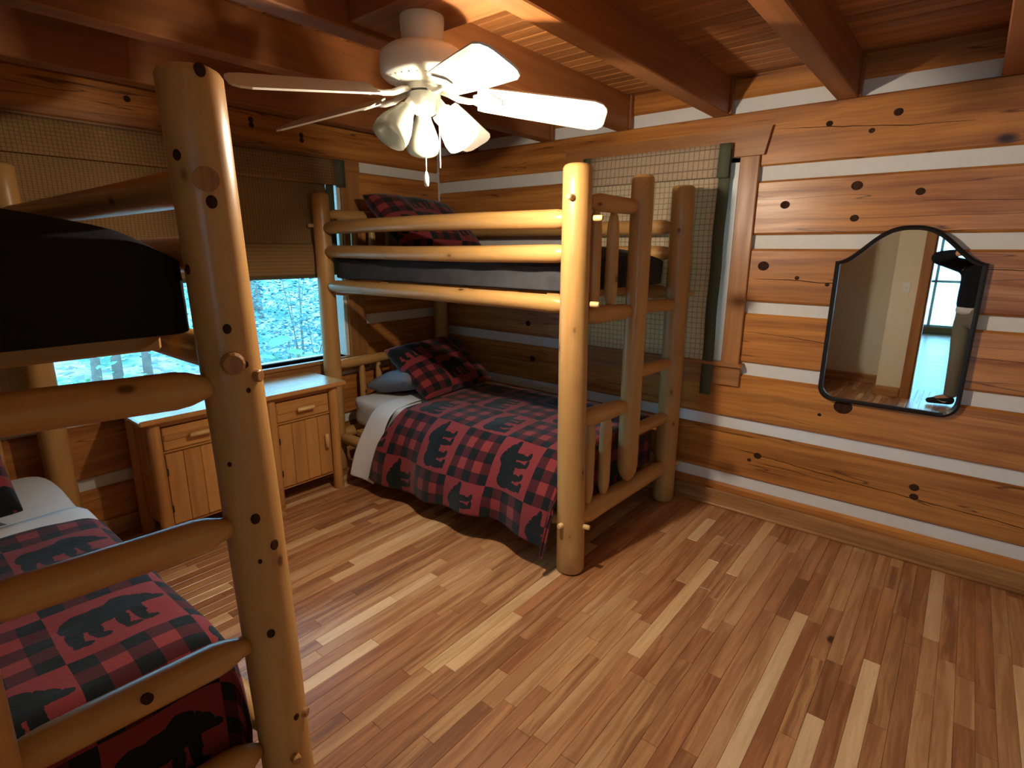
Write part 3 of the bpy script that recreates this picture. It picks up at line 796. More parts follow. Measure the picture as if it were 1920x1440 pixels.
def drape(name, prof, xs, mat, label, cat, hemf=None, foot=None, th=.02, amp=.008, edge=None, seed=0, uvswap=False, sub=1, group=None):
    """cloth laid over a bed. prof: polyline of (y,z) from rear to front edge; xs: stations along the bed;
    foot: (x where it bends, drop) for the foot end; edge(t)->x shift of the head-side edge"""
    # resample the section by arc length
    pts = [Vector((0, a, b_)) for a, b_ in prof]; acc = [0]
    for i in range(1, len(pts)): acc.append(acc[-1]+(pts[i]-pts[i-1]).length)
    T = acc[-1]; n = 46
    def sec(s):
        for i in range(1, len(pts)):
            if s <= acc[i] or i == len(pts)-1:
                f = (s-acc[i-1])/max(1e-6, acc[i]-acc[i-1]); return pts[i-1].lerp(pts[i], f)
    # arc position of the front top edge gives the pattern its origin
    sref = next((acc[i] for i in range(len(pts)-1) if pts[i+1].z < pts[0].z-.02), T)
    V = []; UV = []; F = []; nx = len(xs)
    for j in range(n):
        s = T*j/(n-1); p = sec(s)
        for i, x_ in enumerate(xs):
            xx = x_
            if edge: xx = x_+edge(j/(n-1))*(1-(x_-xs[0])/(xs[-1]-xs[0]))
            q = Vector((xx, p.y, p.z))
            if foot and xx > foot[0]:
                e = xx-foot[0]; q.x = foot[0]+foot[2]*(1-math.exp(-e/foot[2])); q.z = p.z - min(e, foot[1])*.92*(1-math.exp(-e*9))*max(0, 1-(pts[0].z-p.z)/.22)
            drop = max(0, (pts[0].z-p.z))
            if hemf and p.z < pts[0].z-.05: q += hemf(xx, s, drop)
            q += Vector((0, wrinkle((xx, s, 0), 5, amp*(1+3*drop), seed), wrinkle((xx, s, 1), 6, amp, seed)+wrinkle((xx, s, 4), 15, amp*.35, seed)))
            q.z = max(q.z, .025)
            V.append(q); UV.append((xx, sref-s))
    for j in range(n-1):
        for i in range(nx-1):
            a = j*nx+i; F.append((a, a+1, a+1+nx, a+nx))
    org = (sum(v.x for v in V)/len(V), sum(v.y for v in V)/len(V), min(v.z for v in V))
    o = mesh_obj(name, V, F, mat, None, smooth=True, uvs=UV, origin=org)
    sd = o.modifiers.new('thick', 'SOLIDIFY'); sd.thickness = th; sd.offset = 1
    if sub:
        s = o.modifiers.new('sub', 'SUBSURF'); s.levels = sub; s.render_levels = sub
    return tag(o, label, cat, group)

def pillow(name, c, sx, sy, th, rot, mat, label, uv0=(0, 0), seed=0):
    """sx = height of the pillow along local x, sy = width along local y"""
    n = 22; V = []; UV = []; F = []
    Rm = rot.to_matrix() if hasattr(rot, 'to_matrix') else rot
    top = {}; bot = {}
    for j in range(n+1):
        for i in range(n+1):
            a, b_ = -1+2*i/n, -1+2*j/n
            pinch = 1-.10*(a*a)*(1-b_*b_) if False else 1
            ex = 1-.07*(1-a*a)*abs(b_)**6*0; 
            x_ = a*sx/2*(1-.06*(1-b_*b_)*abs(a)**3*0-.05*(1-abs(b_))*abs(a)**8); y_ = b_*sy/2*(1-.05*(1-abs(a))*abs(b_)**8)
            h = ((1-a**4)*(1-b_**4))**.55*th/2
            w_ = wrinkle((x_, y_, 0), 9, .012, seed)*(1-max(abs(a), abs(b_))**4)
            for side, st in ((1, top), (-1, bot)):
                if side == -1 and (i in (0, n) or j in (0, n)): st[i, j] = top[i, j]; continue
                V.append(Vector((x_, y_, side*h+w_))); UV.append((x_+uv0[0], y_+uv0[1])); st[i, j] = len(V)-1
    for j in range(n):
        for i in range(n):
            F.append((top[i, j], top[i+1, j], top[i+1, j+1], top[i, j+1])); F.append((bot[i, j], bot[i, j+1], bot[i+1, j+1], bot[i+1, j]))
    V = [Rm @ v for v in V]
    o = mesh_obj(name, V, F, mat, None, smooth=True, uvs=UV); o.location = c
    s = o.modifiers.new('sub', 'SUBSURF'); s.levels = 1; s.render_levels = 1
    return tag(o, label, 'pillow')

def puffy(name, x0, x1, y0, y1, z0, z1, mat, label, seed, puff=.05):
    """thick comforter swelling over a mattress"""
    bm = bmesh.new(); bmesh.ops.create_cube(bm, size=2.0)
    bmesh.ops.subdivide_edges(bm, edges=bm.edges[:], cuts=15, use_grid_fill=True)
    hx, hy, hz = (x1-x0)/2, (y1-y0)/2, (z1-z0)/2
    for v in bm.verts:
        a, b_, c_ = v.co
        p = Vector((a*hx, b_*hy, c_*hz))
        top = max(0, c_)
        if p.z > 0:      # rounded, heaped upper surface
            ex = max(0, abs(a)-.80)/.20; ey = abs(b_)
            p.z *= .12+.88*math.sqrt(max(0, 1-ey**2.7))*math.sqrt(max(0, 1-.75*ex*ex))
        p += Vector((wrinkle(p, 6, .012, seed), wrinkle(p, 6, .016, seed+3)+wrinkle(p, 15, .012, seed+7), top*(wrinkle(p, 4, .022, seed+5)+wrinkle(p, 11, .010, seed))+puff*top*(1-a*a)*(1-b_*b_)*0))
        fold = .014*math.sin(p.x*26+3*noise.noise(p*3))*(1-abs(c_))*(1 if abs(b_) > .95 else 0)
        p.y += fold*(1 if b_ > 0 else -1)
        v.co = p
    me = bpy.data.meshes.new(name); bm.to_mesh(me); bm.free(); me.materials.append(M[mat])
    for p in me.polygons: p.use_smooth = True
    o = link(bpy.data.objects.new(name, me)); o.location = ((x0+x1)/2, (y0+y1)/2, (z0+z1)/2)
    s = o.modifiers.new('sub', 'SUBSURF'); s.levels = 2; s.render_levels = 2
    return tag(o, label, 'comforter', 'dark comforters on the top bunks')

from mathutils import Euler
# --- far bunk, lower
mattress('mattress', .20, 2.10, -1.125, -.195, .322, .555, 'sheet', 'white-sheeted mattress on the lower bunk of the far bed')
def hem_far(x_, s, drop):
    return Vector((0, -.035*drop/.4+.018*math.sin(x_*7.5+.6)*drop/.3-.01*math.sin(x_*17)*drop/.3, .03*math.sin(x_*4.1+1.)*max(0, drop-.2)/.25))
profF = [(-.19, .575), (-.40, .583), (-.70, .585), (-1.00, .580), (-1.10, .566), (-1.155, .530), (-1.215, .46), (-1.268, .36), (-1.298, .25), (-1.305, .135)]
drape('comforter', profF, lin(.62, 2.42, 64), 'bear_far', 'red and black bear patchwork blanket on the lower bunk of the far bed', 'blanket', hem_far, foot=(2.06, .36, .05), th=.016,
      edge=lambda t: (.14 if t < .55 else .14-.28*(t-.55)/.45*.5+.05), seed=2, group='bear patchwork blankets')
profS = [(-.24, .562), (-.70, .570), (-1.00, .566), (-1.11, .553), (-1.165, .515), (-1.205, .44), (-1.25, .33), (-1.275, .21), (-1.285, .10)]
drape('folded_sheet', profS, lin(.50, .72, 10), 'sheet', 'white sheet folded over the blanket edge on the far lower bunk, hanging down', 'sheet', hem_far, th=.004, edge=lambda t: .10-.10*t, amp=.006, seed=5)
pillow('pillow', (.45, -.64, .655), .46, .74, .17, Euler((0, R(-14), 0)), 'greyfab', 'grey pillow lying under the bear sham on the far lower bunk', seed=3)
pillow('bear_sham_pillow', (.60, -.60, .748), .52, .72, .17, Euler((R(2), R(36), R(3))), 'bear_sham', 'bear print sham pillow propped at the head of the far lower bunk', uv0=(.02, .10), seed=8)
# --- far bunk, upper
mattress('mattress', .20, 2.08, -1.125, -.215, 1.384, 1.50, 'sheet', 'thin mattress under the dark comforter on the far top bunk', rr=.04)
puffy('comforter', .19, 2.115, -1.165, -.185, 1.385, 1.60, 'darkcov', 'dark grey comforter behind the rails of the far top bunk', 4)
pillow('bear_sham_pillow', (.52, -.62, 1.745), .56, .80, .18, Euler((R(-2), R(40), 0)), 'bear_sham', 'bear print sham pillow showing above the rails of the far top bunk', uv0=(.27, .15), seed=9)
# --- near bunk, lower
dN = -2.65
mattress('mattress', .24, 2.13, -1.135+dN, -.205+dN, .322, .555, 'sheet', 'white-sheeted mattress on the lower bunk nearest the camera')
profN = [(-3.845, .10), (-3.835, .30), (-3.80, .50), (-3.74, .568), (-3.60, .578), (-3.30, .580), (-3.00, .576), (-2.90, .570), (-2.855, .535), (-2.835, .45), (-2.825, .33)]
profN = profN[::-1]
def drapeN():
    pr = [(-2.825, .36), (-2.832, .46), (-2.848, .535), (-2.885, .570), (-3.00, .578), (-3.30, .582), (-3.62, .578), (-3.74, .566), (-3.80, .50), (-3.835, .32), (-3.85, .14)]
    xs = lin(1.05, 2.58, 60)
    V = []; UV = []; F = []; n = 44
    acc = [0]
    for i in range(1, len(pr)): acc.append(acc[-1]+math.dist(pr[i], pr[i-1]))
    for j in range(n):
        s = acc[-1]*j/(n-1); i = next(k for k in range(1, len(pr)) if s <= acc[k]+1e-9)
        f = (s-acc[i-1])/(acc[i]-acc[i-1]); y_ = pr[i-1][0]+f*(pr[i][0]-pr[i-1][0]); z_ = pr[i-1][1]+f*(pr[i][1]-pr[i-1][1])
        for x_ in xs:
            q = Vector((x_, y_, z_)); fx = 2.10
            if x_ > fx:
                e = x_-fx; q.x = fx+.04*(1-math.exp(-e/.04)); q.z = z_-e*.95*(1-math.exp(-e*12))
            q += Vector((0, wrinkle((x_, s, 0), 5, .008, 7), wrinkle((x_, s, 1), 6, .008, 7)+wrinkle((x_, s, 5), 16, .004, 7)))
            V.append(q); UV.append((x_, -s+.38))
    nx = len(xs)
    for j in range(n-1):
        for i in range(nx-1):
            a = j*nx+i; F.append((a+nx, a+1+nx, a+1, a))
    o = mesh_obj('comforter', V, F, 'bear_near', None, smooth=True, uvs=UV, origin=(1.6, -3.3, .36))
    sd = o.modifiers.new('thick', 'SOLIDIFY'); sd.thickness = .014; sd.offset = 1
    s = o.modifiers.new('sub', 'SUBSURF'); s.levels = 1; s.render_levels = 1
    return tag(o, 'red and black bear patchwork blanket on the lower bunk nearest the camera', 'blanket', 'bear patchwork blankets')
drapeN()
def sheetN():
    pr = [(-2.823, .36), (-2.832, .47), (-2.85, .54), (-2.89, .566), (-3.0, .571), (-3.4, .573), (-3.74, .56)]
    xs = lin(.86, 1.16, 10); V = []; F = []
    acc = [0]
    for i in range(1, len(pr)): acc.append(acc[-1]+math.dist(pr[i], pr[i-1]))
    n = 30
    for j in range(n):
        s = acc[-1]*j/(n-1); i = next(k for k in range(1, len(pr)) if s <= acc[k]+1e-9)
        f = (s-acc[i-1])/(acc[i]-acc[i-1])
        for x_ in xs:
            V.append(Vector((x_+.05*math.sin(s*3), pr[i-1][0]+f*(pr[i][0]-pr[i-1][0]), pr[i-1][1]+f*(pr[i][1]-pr[i-1][1])+wrinkle((x_, s, 2), 9, .005, 3))))
    for j in range(n-1):
        for i in range(9):
            a = j*10+i; F.append((a+10, a+11, a+1, a))
    o = mesh_obj('folded_sheet', V, F, 'sheet', None, smooth=True, origin=(1.0, -3.3, .36))
    sd = o.modifiers.new('thick', 'SOLIDIFY'); sd.thickness = .004; sd.offset = 1
    return tag(o, 'white sheet folded back above the blanket on the near lower bunk', 'sheet')
sheetN()
pillow('bear_sham_pillow', (.68, -3.38, .765), .52, .72, .17, Euler((R(-2), R(36), R(-2))), 'bear_sham', 'bear print sham pillow at the left edge on the near lower bunk', uv0=(.15, .02), seed=12)
# --- near bunk, upper
mattress('mattress', .24, 2.12, -3.785, -2.885, 1.384, 1.50, 'sheet', 'thin mattress under the black comforter on the near top bunk', rr=.04)
puffy('comforter', .24, 2.165, -3.81, -2.835, 1.385, 1.665, 'darkfab', 'black comforter heaped on the top bunk nearest the camera', 9)

# ------------------------------------------------------------------ nightstands
def nightstand(yc, label):
    t = empty('nightstand', (.25, yc, 0)); tag(t, label, 'nightstand', 'log nightstands under the window')
    B = lambda *a, **k: at(box(*a, **k), t)
    B('top', .03, .475, yc-.285, yc+.285, .712, .742, 'ns', None, 'y', b=.007)
    for s in (-1, 1):
        for xx in (.415, .09):
            at(log('leg', (xx, yc+s*.212, 0), (xx, yc+s*.212, .712), .034, .030, None, wob=.05, n=16, mat='ns', ch=.006), t)
        B('side_panel', .075, .405, yc+s*.205-.008, yc+s*.205+.008, .11, .712, 'ns', None, 'z', b=.002)
    B('back_panel', .06, .075, yc-.21, yc+.21, .11, .712, 'ns', None, 'z', b=.002)
    B('shelf', .075, .40, yc-.2, yc+.2, .105, .122, 'ns', None, 'y', b=.002)
    B('rail', .385, .408, yc-.19, yc+.19, .675, .712, 'ns', None, 'y', b=.003)
    B('rail', .385, .408, yc-.19, yc+.19, .53, .545, 'ns', None, 'y', b=.003)
    dw = B('drawer', .392, .418, yc-.176, yc+.176, .548, .672, 'ns', None, 'y', b=.004)
    for z0 in (.552, .595, .652):
        h = .036 if z0 == .595 else .0
    at(box('drawer_board', .414, .424, yc-.172, yc+.172, .60, .634, 'ns', None, 'y', b=.003), t)
    hd = tube('handle', [((.445, yc-.056, .612), .006), ((.447, yc-.054, .612), .014), ((.447, yc+.054, .612), .014), ((.445, yc+.056, .612), .006)], 'peg', None, n=12); at(hd, t)
    at(box('handle_block', .42, .445, yc-.03, yc+.03, .604, .620, 'ns', None, 'y', b=.002), t)
    for k in range(4):
        y0 = yc-.176+.088*k; B('door_board', .396, .416+.001*(k % 2), y0+.0008, y0+.0872, .128, .526, 'ns', None, 'z', b=.0025)
    at(tube('handle', [((.436, yc+.135, .312), .006), ((.437, yc+.135, .315), .013), ((.437, yc+.135, .405), .013), ((.436, yc+.135, .408), .006)], 'peg', None, n=12), t)
    at(box('handle_block', .412, .435, yc+.128, yc+.142, .335, .385, 'ns', None, 'z', b=.002), t)
    for z0 in (.20, .41): B('hinge', .408, .422, yc-.188, yc-.170, z0, z0+.04, 'iron', None, 'z', b=.002)
    return t
nightstand(-1.605, 'pine log nightstand beside the far bunk, in full view')
nightstand(-2.225, 'pine log nightstand half hidden behind the near bunk post')

# ------------------------------------------------------------------ mirror
mr = empty('wall_mirror', (3.284, -.02, .80)); tag(mr, 'black framed arched wall mirror hanging on the log wall', 'mirror')
def arch(inset=0.0):
    x0, x1, zb, zs, zt = 2.978+inset, 3.589-inset, .795+inset, 1.532-inset*.6, 1.705-inset
    xc = (x0+x1)/2; pts = []
    r = .075-inset*.4
    for k in range(9):
        a = R(180+90*k/8); pts.append((x0+r+r*math.cos(a), zb+r+r*math.sin(a)))
    for k in range(9):
        a = R(270+90*k/8); pts.append((x1-r+r*math.cos(a), zb+r+r*math.sin(a)))
    hw_ = (x1-x0)/2; n = 40
    pts.append((x1, zs))
    for k in range(1, n):
        f = 1-2*k/n   # 1 -> -1
        a = abs(f)
        # ogee shoulder then round top
        z_ = zs+(zt-zs)*(.5+.5*math.cos(math.pi*min(1, a/1.0)**1.3)) if a < 1 else zs
        pts.append((xc+f*hw_, z_))
    pts.append((x0, zs))
    return pts
oc = arch(0); ic = arch(.021); n = len(oc)
V = []; F = []
for (poly, yy) in ((oc, .0), (oc, -.022), (None, -.030), (ic, -.022), (ic, -.012)):
    if poly is None: poly = [((a[0]+b_[0])/2, (a[1]+b_[1])/2) for a, b_ in zip(oc, ic)]
    V += [(p[0], yy-.004, p[1]) for p in poly]
for r_ in range(4):
    for k in range(n):
        a, b_ = r_*n+k, r_*n+(k+1) % n; F.append((a, b_, b_+n, a+n))
fr = mesh_obj('frame', V, F, 'black', None); at(fr, mr)
gl = arch(.012)
V = [(p[0], -.018, p[1]) for p in gl]+[(p[0], -.006, p[1]) for p in gl]
F = [tuple(range(n)), tuple(range(2*n-1, n-1, -1))]+[(k, k+n, (k+1) % n+n, (k+1) % n) for k in range(n)]
at(mesh_obj('mirror_glass', V, F, 'mirror', None), mr)

# ------------------------------------------------------------------ ceiling fan
FC = Vector((1.973, -1.934, 0))
fan = empty('ceiling_fan', (FC.x, FC.y, 2.335)); tag(fan, 'white five-blade ceiling fan with three frosted lamps, one lit', 'ceiling fan')
def fl_(name, prof, mat='white', **k): return at(edge_split(lathe(name, prof, mat, None, origin=(FC.x, FC.y, 0), **k), 35), fan)
fl_('canopy', [(.0, 2.335), (.074, 2.335), (.074, 2.315), (.070, 2.275), (.055, 2.245), (.05, 2.235), (0, 2.235)])
hs = fl_('motor_housing', [(.0, 2.245), (.075, 2.245), (.118, 2.238), (.142, 2.220), (.147, 2.205), (.147, 2.166), (.143, 2.154), (.132, 2.144), (.105, 2.134), (.085, 2.128), (.0, 2.128)])
for k in range(28):
    a = 2*math.pi*k/28; c, s = math.cos(a), math.sin(a)
    v, f = boxgeo(.092, .122, -.0035, .0035, -.004, .004, .001)
    at(mesh_obj('vent_rib', [(FC.x+p[0]*c-p[1]*s, FC.y+p[0]*s+p[1]*c, 2.1365+p[2]+(p[0]-.107)*.33) for p in v], f, 'white', None), fan)
fl_('flywheel', [(0, 2.128), (.06, 2.128), (.06, 2.108), (0, 2.108)])
fl_('light_fitter', [(0, 2.110), (.035, 2.110), (.057, 2.100), (.058, 2.058), (.052, 2.048), (.030, 2.034), (.0, 2.030)])
def blade(ang, Rt):
    a = R(ang); er = Vector((math.cos(a), math.sin(a), 0)); et = Vector((-math.sin(a), math.cos(a), 0)); zu = Vector((0, 0, 1))
    pit = R(27); tz = (et*math.cos(pit) - zu*math.sin(pit)); nz = er.cross(tz).normalized()
    org = Vector((FC.x, FC.y, 2.088))
    pts = []
    r0 = .185
    for (r, hw_) in ((r0, .052), (r0+.02, .056), (.32, .062), (.48, .068), (Rt-.05, .071), (Rt-.02, .062), (Rt-.004, .045), (Rt, .03)): pts.append((r, hw_))
    up = [(r, h) for r, h in pts]; lo = [(r, -h) for r, h in reversed(pts)]
    ring = up+lo; n = len(ring); V = []
    for t in (-.003, .003):
        for r, h in ring: V.append(org+er*r+tz*h+nz*t-zu*.052*((r-r0)/(Rt-r0)))
    F = [tuple(range(n-1, -1, -1)), tuple(range(n, 2*n))]+[(k, (k+1) % n, (k+1) % n+n, k+n) for k in range(n)]
    b_ = at(mesh_obj('blade', V, F, 'white', None), fan)
    path = [(org+er*.055+zu*.022, .010), (org+er*.085+zu*.014, .011), (org+er*.12-zu*.002, .011), (org+er*.155-zu*.008, .010), (org+er*.20-zu*.006, .008)]
    ir = tube('blade_iron', path, 'white', None, n=8); ir.parent = b_; ir.matrix_parent_inverse = Matrix.Identity(4)
    V = [org+er*r+tz*h-nz*(.0035 if k < 6 else .0075)-zu*.052*((r-r0)/(Rt-r0)) for k, (r, h) in enumerate([(.17, .02), (.22, .045), (.27, .012), (.27, -.012), (.22, -.045), (.17, -.02)]*2)]
    F = [(0, 1, 2, 3, 4, 5), (11, 10, 9, 8, 7, 6)]+[(k, k+6, (k+1) % 6+6, (k+1) % 6) for k in range(6)]
    pl = mesh_obj('iron_plate', V, F, 'white', None); pl.parent = b_
for ang, Rt in ((-25, .655), (42, .635), (114, .60), (-161, .62), (-102, .63)): blade(ang, Rt)
def lamp(ang, lit):
    a = R(ang); d = Vector((math.cos(a)*.60, math.sin(a)*.60, -.80)).normalized()
    st = Vector((FC.x, FC.y, 2.078))+Vector((math.cos(a), math.sin(a), 0))*.045
    arm = at(tube('socket_arm', [(st, .016), (st+d*.03, .019), (st+d*.045, .026), (st+d*.055, .026)], 'white', None, n=14), fan)
    prof = [(.028, .042), (.031, .055), (.044, .085), (.056, .115), (.062, .145), (.061, .168), (.058, .168), (.059, .145), (.053, .115), (.041, .087), (.027, .058)]
    s = at(lathe('lamp_shade', prof, 'lamp_lit' if lit else 'lamp_off', None, n=28, origin=st-d*.0, axis=d), fan)
    bl_ = at(lathe('bulb', [(.0, .06), (.012, .06), (.014, .075), (.024, .095), (.027, .112), (.022, .13), (.010, .139), (.0, .141)], 'bulb' if lit else 'vinyl', None, n=16, origin=st, axis=d), fan)
    if lit:
        ld = bpy.data.lights.new('lit_bulb_light', 'POINT'); ld.energy = BULB_W; ld.color = (1., .87, .69); ld.shadow_soft_size = .02
        lo = link(bpy.data.objects.new('lit_bulb_light', ld)); lo.location = st+d*.155
        lo.parent = fan; lo.matrix_parent_inverse = Matrix.Translation(-Vector(fan.location))
lamp(22, True); lamp(-98, False); lamp(142, False)
for (dx, dy_, z1, fob) in ((.0, -.0, 1.842, True), (.034, .037, 1.862, False)):
    ch = at(tube('pull_chain', [((FC.x+dx, FC.y+dy_, 2.02), .0022), ((FC.x+dx, FC.y+dy_, z1), .0022)], 'white', None, n=6), fan)
    if fob:
        fb = lathe('pull_fob', [(.0, 1.85), (.004, 1.848), (.008, 1.832), (.0095, 1.815), (.007, 1.80), (0, 1.796)], 'white', None, n=12, origin=(FC.x+dx, FC.y+dy_, 0)); at(fb, fan)

# ------------------------------------------------------------------ person reflected in the mirror, holding the phone
def skin_mesh(name, verts, edges, mat, root=0, sub=2):
    me = bpy.data.meshes.new(name); me.from_pydata([v[0] for v in verts], edges, [])
    o = bpy.data.objects.new(name+'_src', me); COL.objects.link(o)
    o.modifiers.new('skin', 'SKIN')
    for i, v in enumerate(verts):
        r = v[1]; r = r if isinstance(r, tuple) else (r, r)
        me.skin_vertices[0].data[i].radius = r; me.skin_vertices[0].data[i].use_root = (i == root)
    s = o.modifiers.new('sub', 'SUBSURF'); s.levels = sub; s.render_levels = sub
    dg = bpy.context.evaluated_depsgraph_get(); dg.update()
    m2 = bpy.data.meshes.new_from_object(o.evaluated_get(dg)); m2.name = name
    bpy.data.objects.remove(o); m2.materials.clear(); m2.materials.append(M[mat])
    for p in m2.polygons: p.use_smooth = True
    return link(bpy.data.objects.new(name, m2))
fwd = Vector((-.63, .77, 0)).normalized(); lft = Vector((-.77, -.63, 0)).normalized(); up = Vector((0, 0, 1))
vd = (cam.matrix_world.to_quaternion() @ Vector((0, 0, -1))); vr = (cam.matrix_world.to_quaternion() @ Vector((1, 0, 0))); vu = (cam.matrix_world.to_quaternion() @ Vector((0, 1, 0)))
pel = Vector((3.62, -3.90, 1.00)); che = Vector((3.61, -3.83, 1.36)); nek = Vector((3.60, -3.80, 1.52)); hed = Vector((3.585, -3.76, 1.66))
phc = CAM - vd*.022 - vr*.0 + vu*-.0                     # phone sits just behind the lens position
sL, sR = che+lft*.185+up*.085, che-lft*.185+up*.085
eL = Vector((3.235, -3.66, 1.53)); eR = Vector((3.86, -3.62, 1.40))
hL = phc - vr*.085 - vd*.03; hR = phc + vr*.085 - vd*.03
wL, wR = hL+(eL-hL).normalized()*.085, hR+(eR-hR).normalized()*.085
hipL, hipR = pel+lft*.09-up*.06, pel-lft*.09-up*.06
kL, kR = Vector((3.555, -3.92, .52)), Vector((3.76, -3.93, .52)); aL, aR = Vector((3.56, -3.99, .10)), Vector((3.80, -4.00, .10))
tL, tR = Vector((3.42, -3.955, .05)), Vector((3.72, -3.88, .05))
V = [(pel, .10), (pel.lerp(che, .5), .09), (che, .10), (nek, .055), (nek.lerp(hed, .55), .075), (hed+up*.03, (.078, .095)), (hed+up*.11, .06)]
Ee = [(0, 1), (1, 2), (2, 3), (3, 4), (4, 5), (5, 6)]
def chain(frm, items):
    for it in items:
        V.append(it); Ee.append((frm, len(V)-1)); frm = len(V)-1
    return frm
for (s_, e_, w_, h_, sg) in ((sL, eL, wL, hL, -1), (sR, eR, wR, hR, 1)):
    wi = chain(2, [(s_, .062), (s_.lerp(e_, .5), .05), (e_, .042), (e_.lerp(w_, .5), .038), (w_, .027)])
    pm = chain(wi, [(w_.lerp(h_, .55), (.034, .02)), ])
    for k in range(4):
        o_ = vu*(.028-.019*k)
        b0 = h_+o_*1.05; ln = (.030, .034, .032, .025)[k]
        chain(pm, [(b0, .009), (b0+vd*.022-vr*sg*.012, .0085), (b0+vd*.026-vr*sg*(.012+ln), .0075)])
    th0 = w_.lerp(h_, .6)-vu*.03-vd*.008
    chain(pm, [(th0, .011), (h_-vu*.028-vr*sg*.02-vd*.008, .010), (h_-vu*.024-vr*sg*.045-vd*.006, .008)])
for (hp, k_, a_, t_) in ((hipL, kL, aL, tL), (hipR, kR, aR, tR)):
    chain(0, [(hp, .085), (hp.lerp(k_, .5), .07), (k_, .052), (k_.lerp(a_, .4), .05), (a_, .036), (t_, .035)])
# face: nose, chin, ears
chain(5, [(hed+fwd*.095+up*.005, .018), (hed+fwd*.115-up*.012, .012)])
chain(4, [(hed+fwd*.075-up*.085, .028)])
for s_ in (1, -1): chain(5, [(hed+lft*s_*.085, .014), (hed+lft*s_*.098+up*.012, .012)])
body = skin_mesh('person', V, Ee, 'skin')
body.location = (0, 0, 0)
tag(body, 'person in a black sweater and grey trousers reflected in the mirror, holding up a phone', 'person')
def clothes(name, vv, ee, mat):
    o = skin_mesh(name, vv, ee, mat); o.parent = body; return o
top_v = [(pel+up*.0, (.175, .135)), (pel+up*.10, (.172, .132)), (pel.lerp(che, .6), (.17, .13)), (che, (.175, .135)), (nek-up*.03, .075)]
top_e = [(0, 1), (1, 2), (2, 3), (3, 4)]
for (s_, e_, w_) in ((sL, eL, wL), (sR, eR, wR)):
    i = len(top_v); top_v += [(s_, .078), (s_.lerp(e_, .5), .066), (e_, .060), (e_.lerp(w_, .5), .055), (w_-(w_-e_)*.08, .043)]
    top_e += [(3, i), (i, i+1), (i+1, i+2), (i+2, i+3), (i+3, i+4)]
clothes('sweater', top_v, top_e, 'sweater')
clothes('shirt_hem', [(pel+up*.10, (.16, .125)), (pel+up*.03, (.171, .131)), (pel-up*.045, (.172, .132))], [(0, 1), (1, 2)], 'sheet')
tv = [(pel+up*.12, (.155, .12)), (pel-up*.03, (.165, .125))]; te = [(0, 1)]
for (hp, k_, a_) in ((hipL, kL, aL), (hipR, kR, aR)):
    i = len(tv); tv += [(hp-up*.05, .095), (hp.lerp(k_, .55), .085), (k_, .072), (k_.lerp(a_, .5), .068), (a_+up*.03, .064), (a_-up*.015, .062)]
    te += [(1, i)]+[(i+q, i+q+1) for q in range(5)]
clothes('trousers', tv, te, 'trousers')
for (a_, t_) in ((aL, tL), (aR, tR)):
    d = (t_-a_); d.z = 0; d.normalize(); h0 = Vector((a_.x, a_.y, 0))
    s = clothes('shoe', [(h0-d*.05+up*.055, (.045, .05)), (h0+d*.03+up*.055, (.046, .052)), (h0+d*.10+up*.048, (.045, .042)), (h0+d*.17+up*.038, (.043, .032)), (h0+d*.205+up*.033, (.03, .024))], [(0, 1), (1, 2), (2, 3), (3, 4)], 'shoe')
    sd_ = Vector((-d.y, d.x, 0)); sd_ = sd_ if sd_.y > 0 else -sd_
    for v in s.data.vertices: v.co.z = max(v.co.z, .004)
    pts = [(.03, .040), (.05, .028), (.075, .032), (.12, .055), (.075, .040), (.052, .038)]
    vv = [h0+d*p+sd_*.052+up*(z_+.008) for p, z_ in pts]+[h0+d*p+sd_*.047+up*(z_+.008) for p, z_ in pts]
    sw_ = mesh_obj('shoe_mark', vv, [(0, 1, 2, 3, 4, 5), (11, 10, 9, 8, 7, 6)]+[(k, k+6, (k+1) % 6+6, (k+1) % 6) for k in range(6)], 'swoosh', s)
V = [(hed-fwd*.015+up*.07, .085), (hed-fwd*.06+up*.03, .075), (hed-fwd*.05-up*.03, .06), (hed+fwd*.05+up*.10, .05)]
clothes('hair', V, [(0, 1), (1, 2), (0, 3)], 'hair')
for s_ in (1, -1):
    e = lathe('eye', [(0, -.011), (.008, -.008), (.011, 0), (.008, .008), (0, .011)], 'vinyl', body, n=12, origin=hed+fwd*.083+lft*s_*.032+up*.025)
mo = tube('mouth', [(hed+fwd*.088-up*.052+lft*.024, .004), (hed+fwd*.096-up*.054, .006), (hed+fwd*.088-up*.052-lft*.024, .004)], 'knot', body, n=8)
ph = empty('smartphone', phc); tag(ph, 'dark smartphone held up in both hands by the person in the mirror', 'smartphone')
def phbox(name, a, b_, c, d, e, f_, mat):
    v, f = boxgeo(a, b_, c, d, e, f_, .003)
    o = mesh_obj(name, [vr*p[0]+vu*p[1]-vd*p[2] for p in v], f, mat, None, axis='x'); o.parent = ph; return o
phbox('body', -.08, .08, -.038, .038, -.004, .004, 'black'); phbox('screen', -.076, .076, -.035, .035, .004, .0052, 'screen')

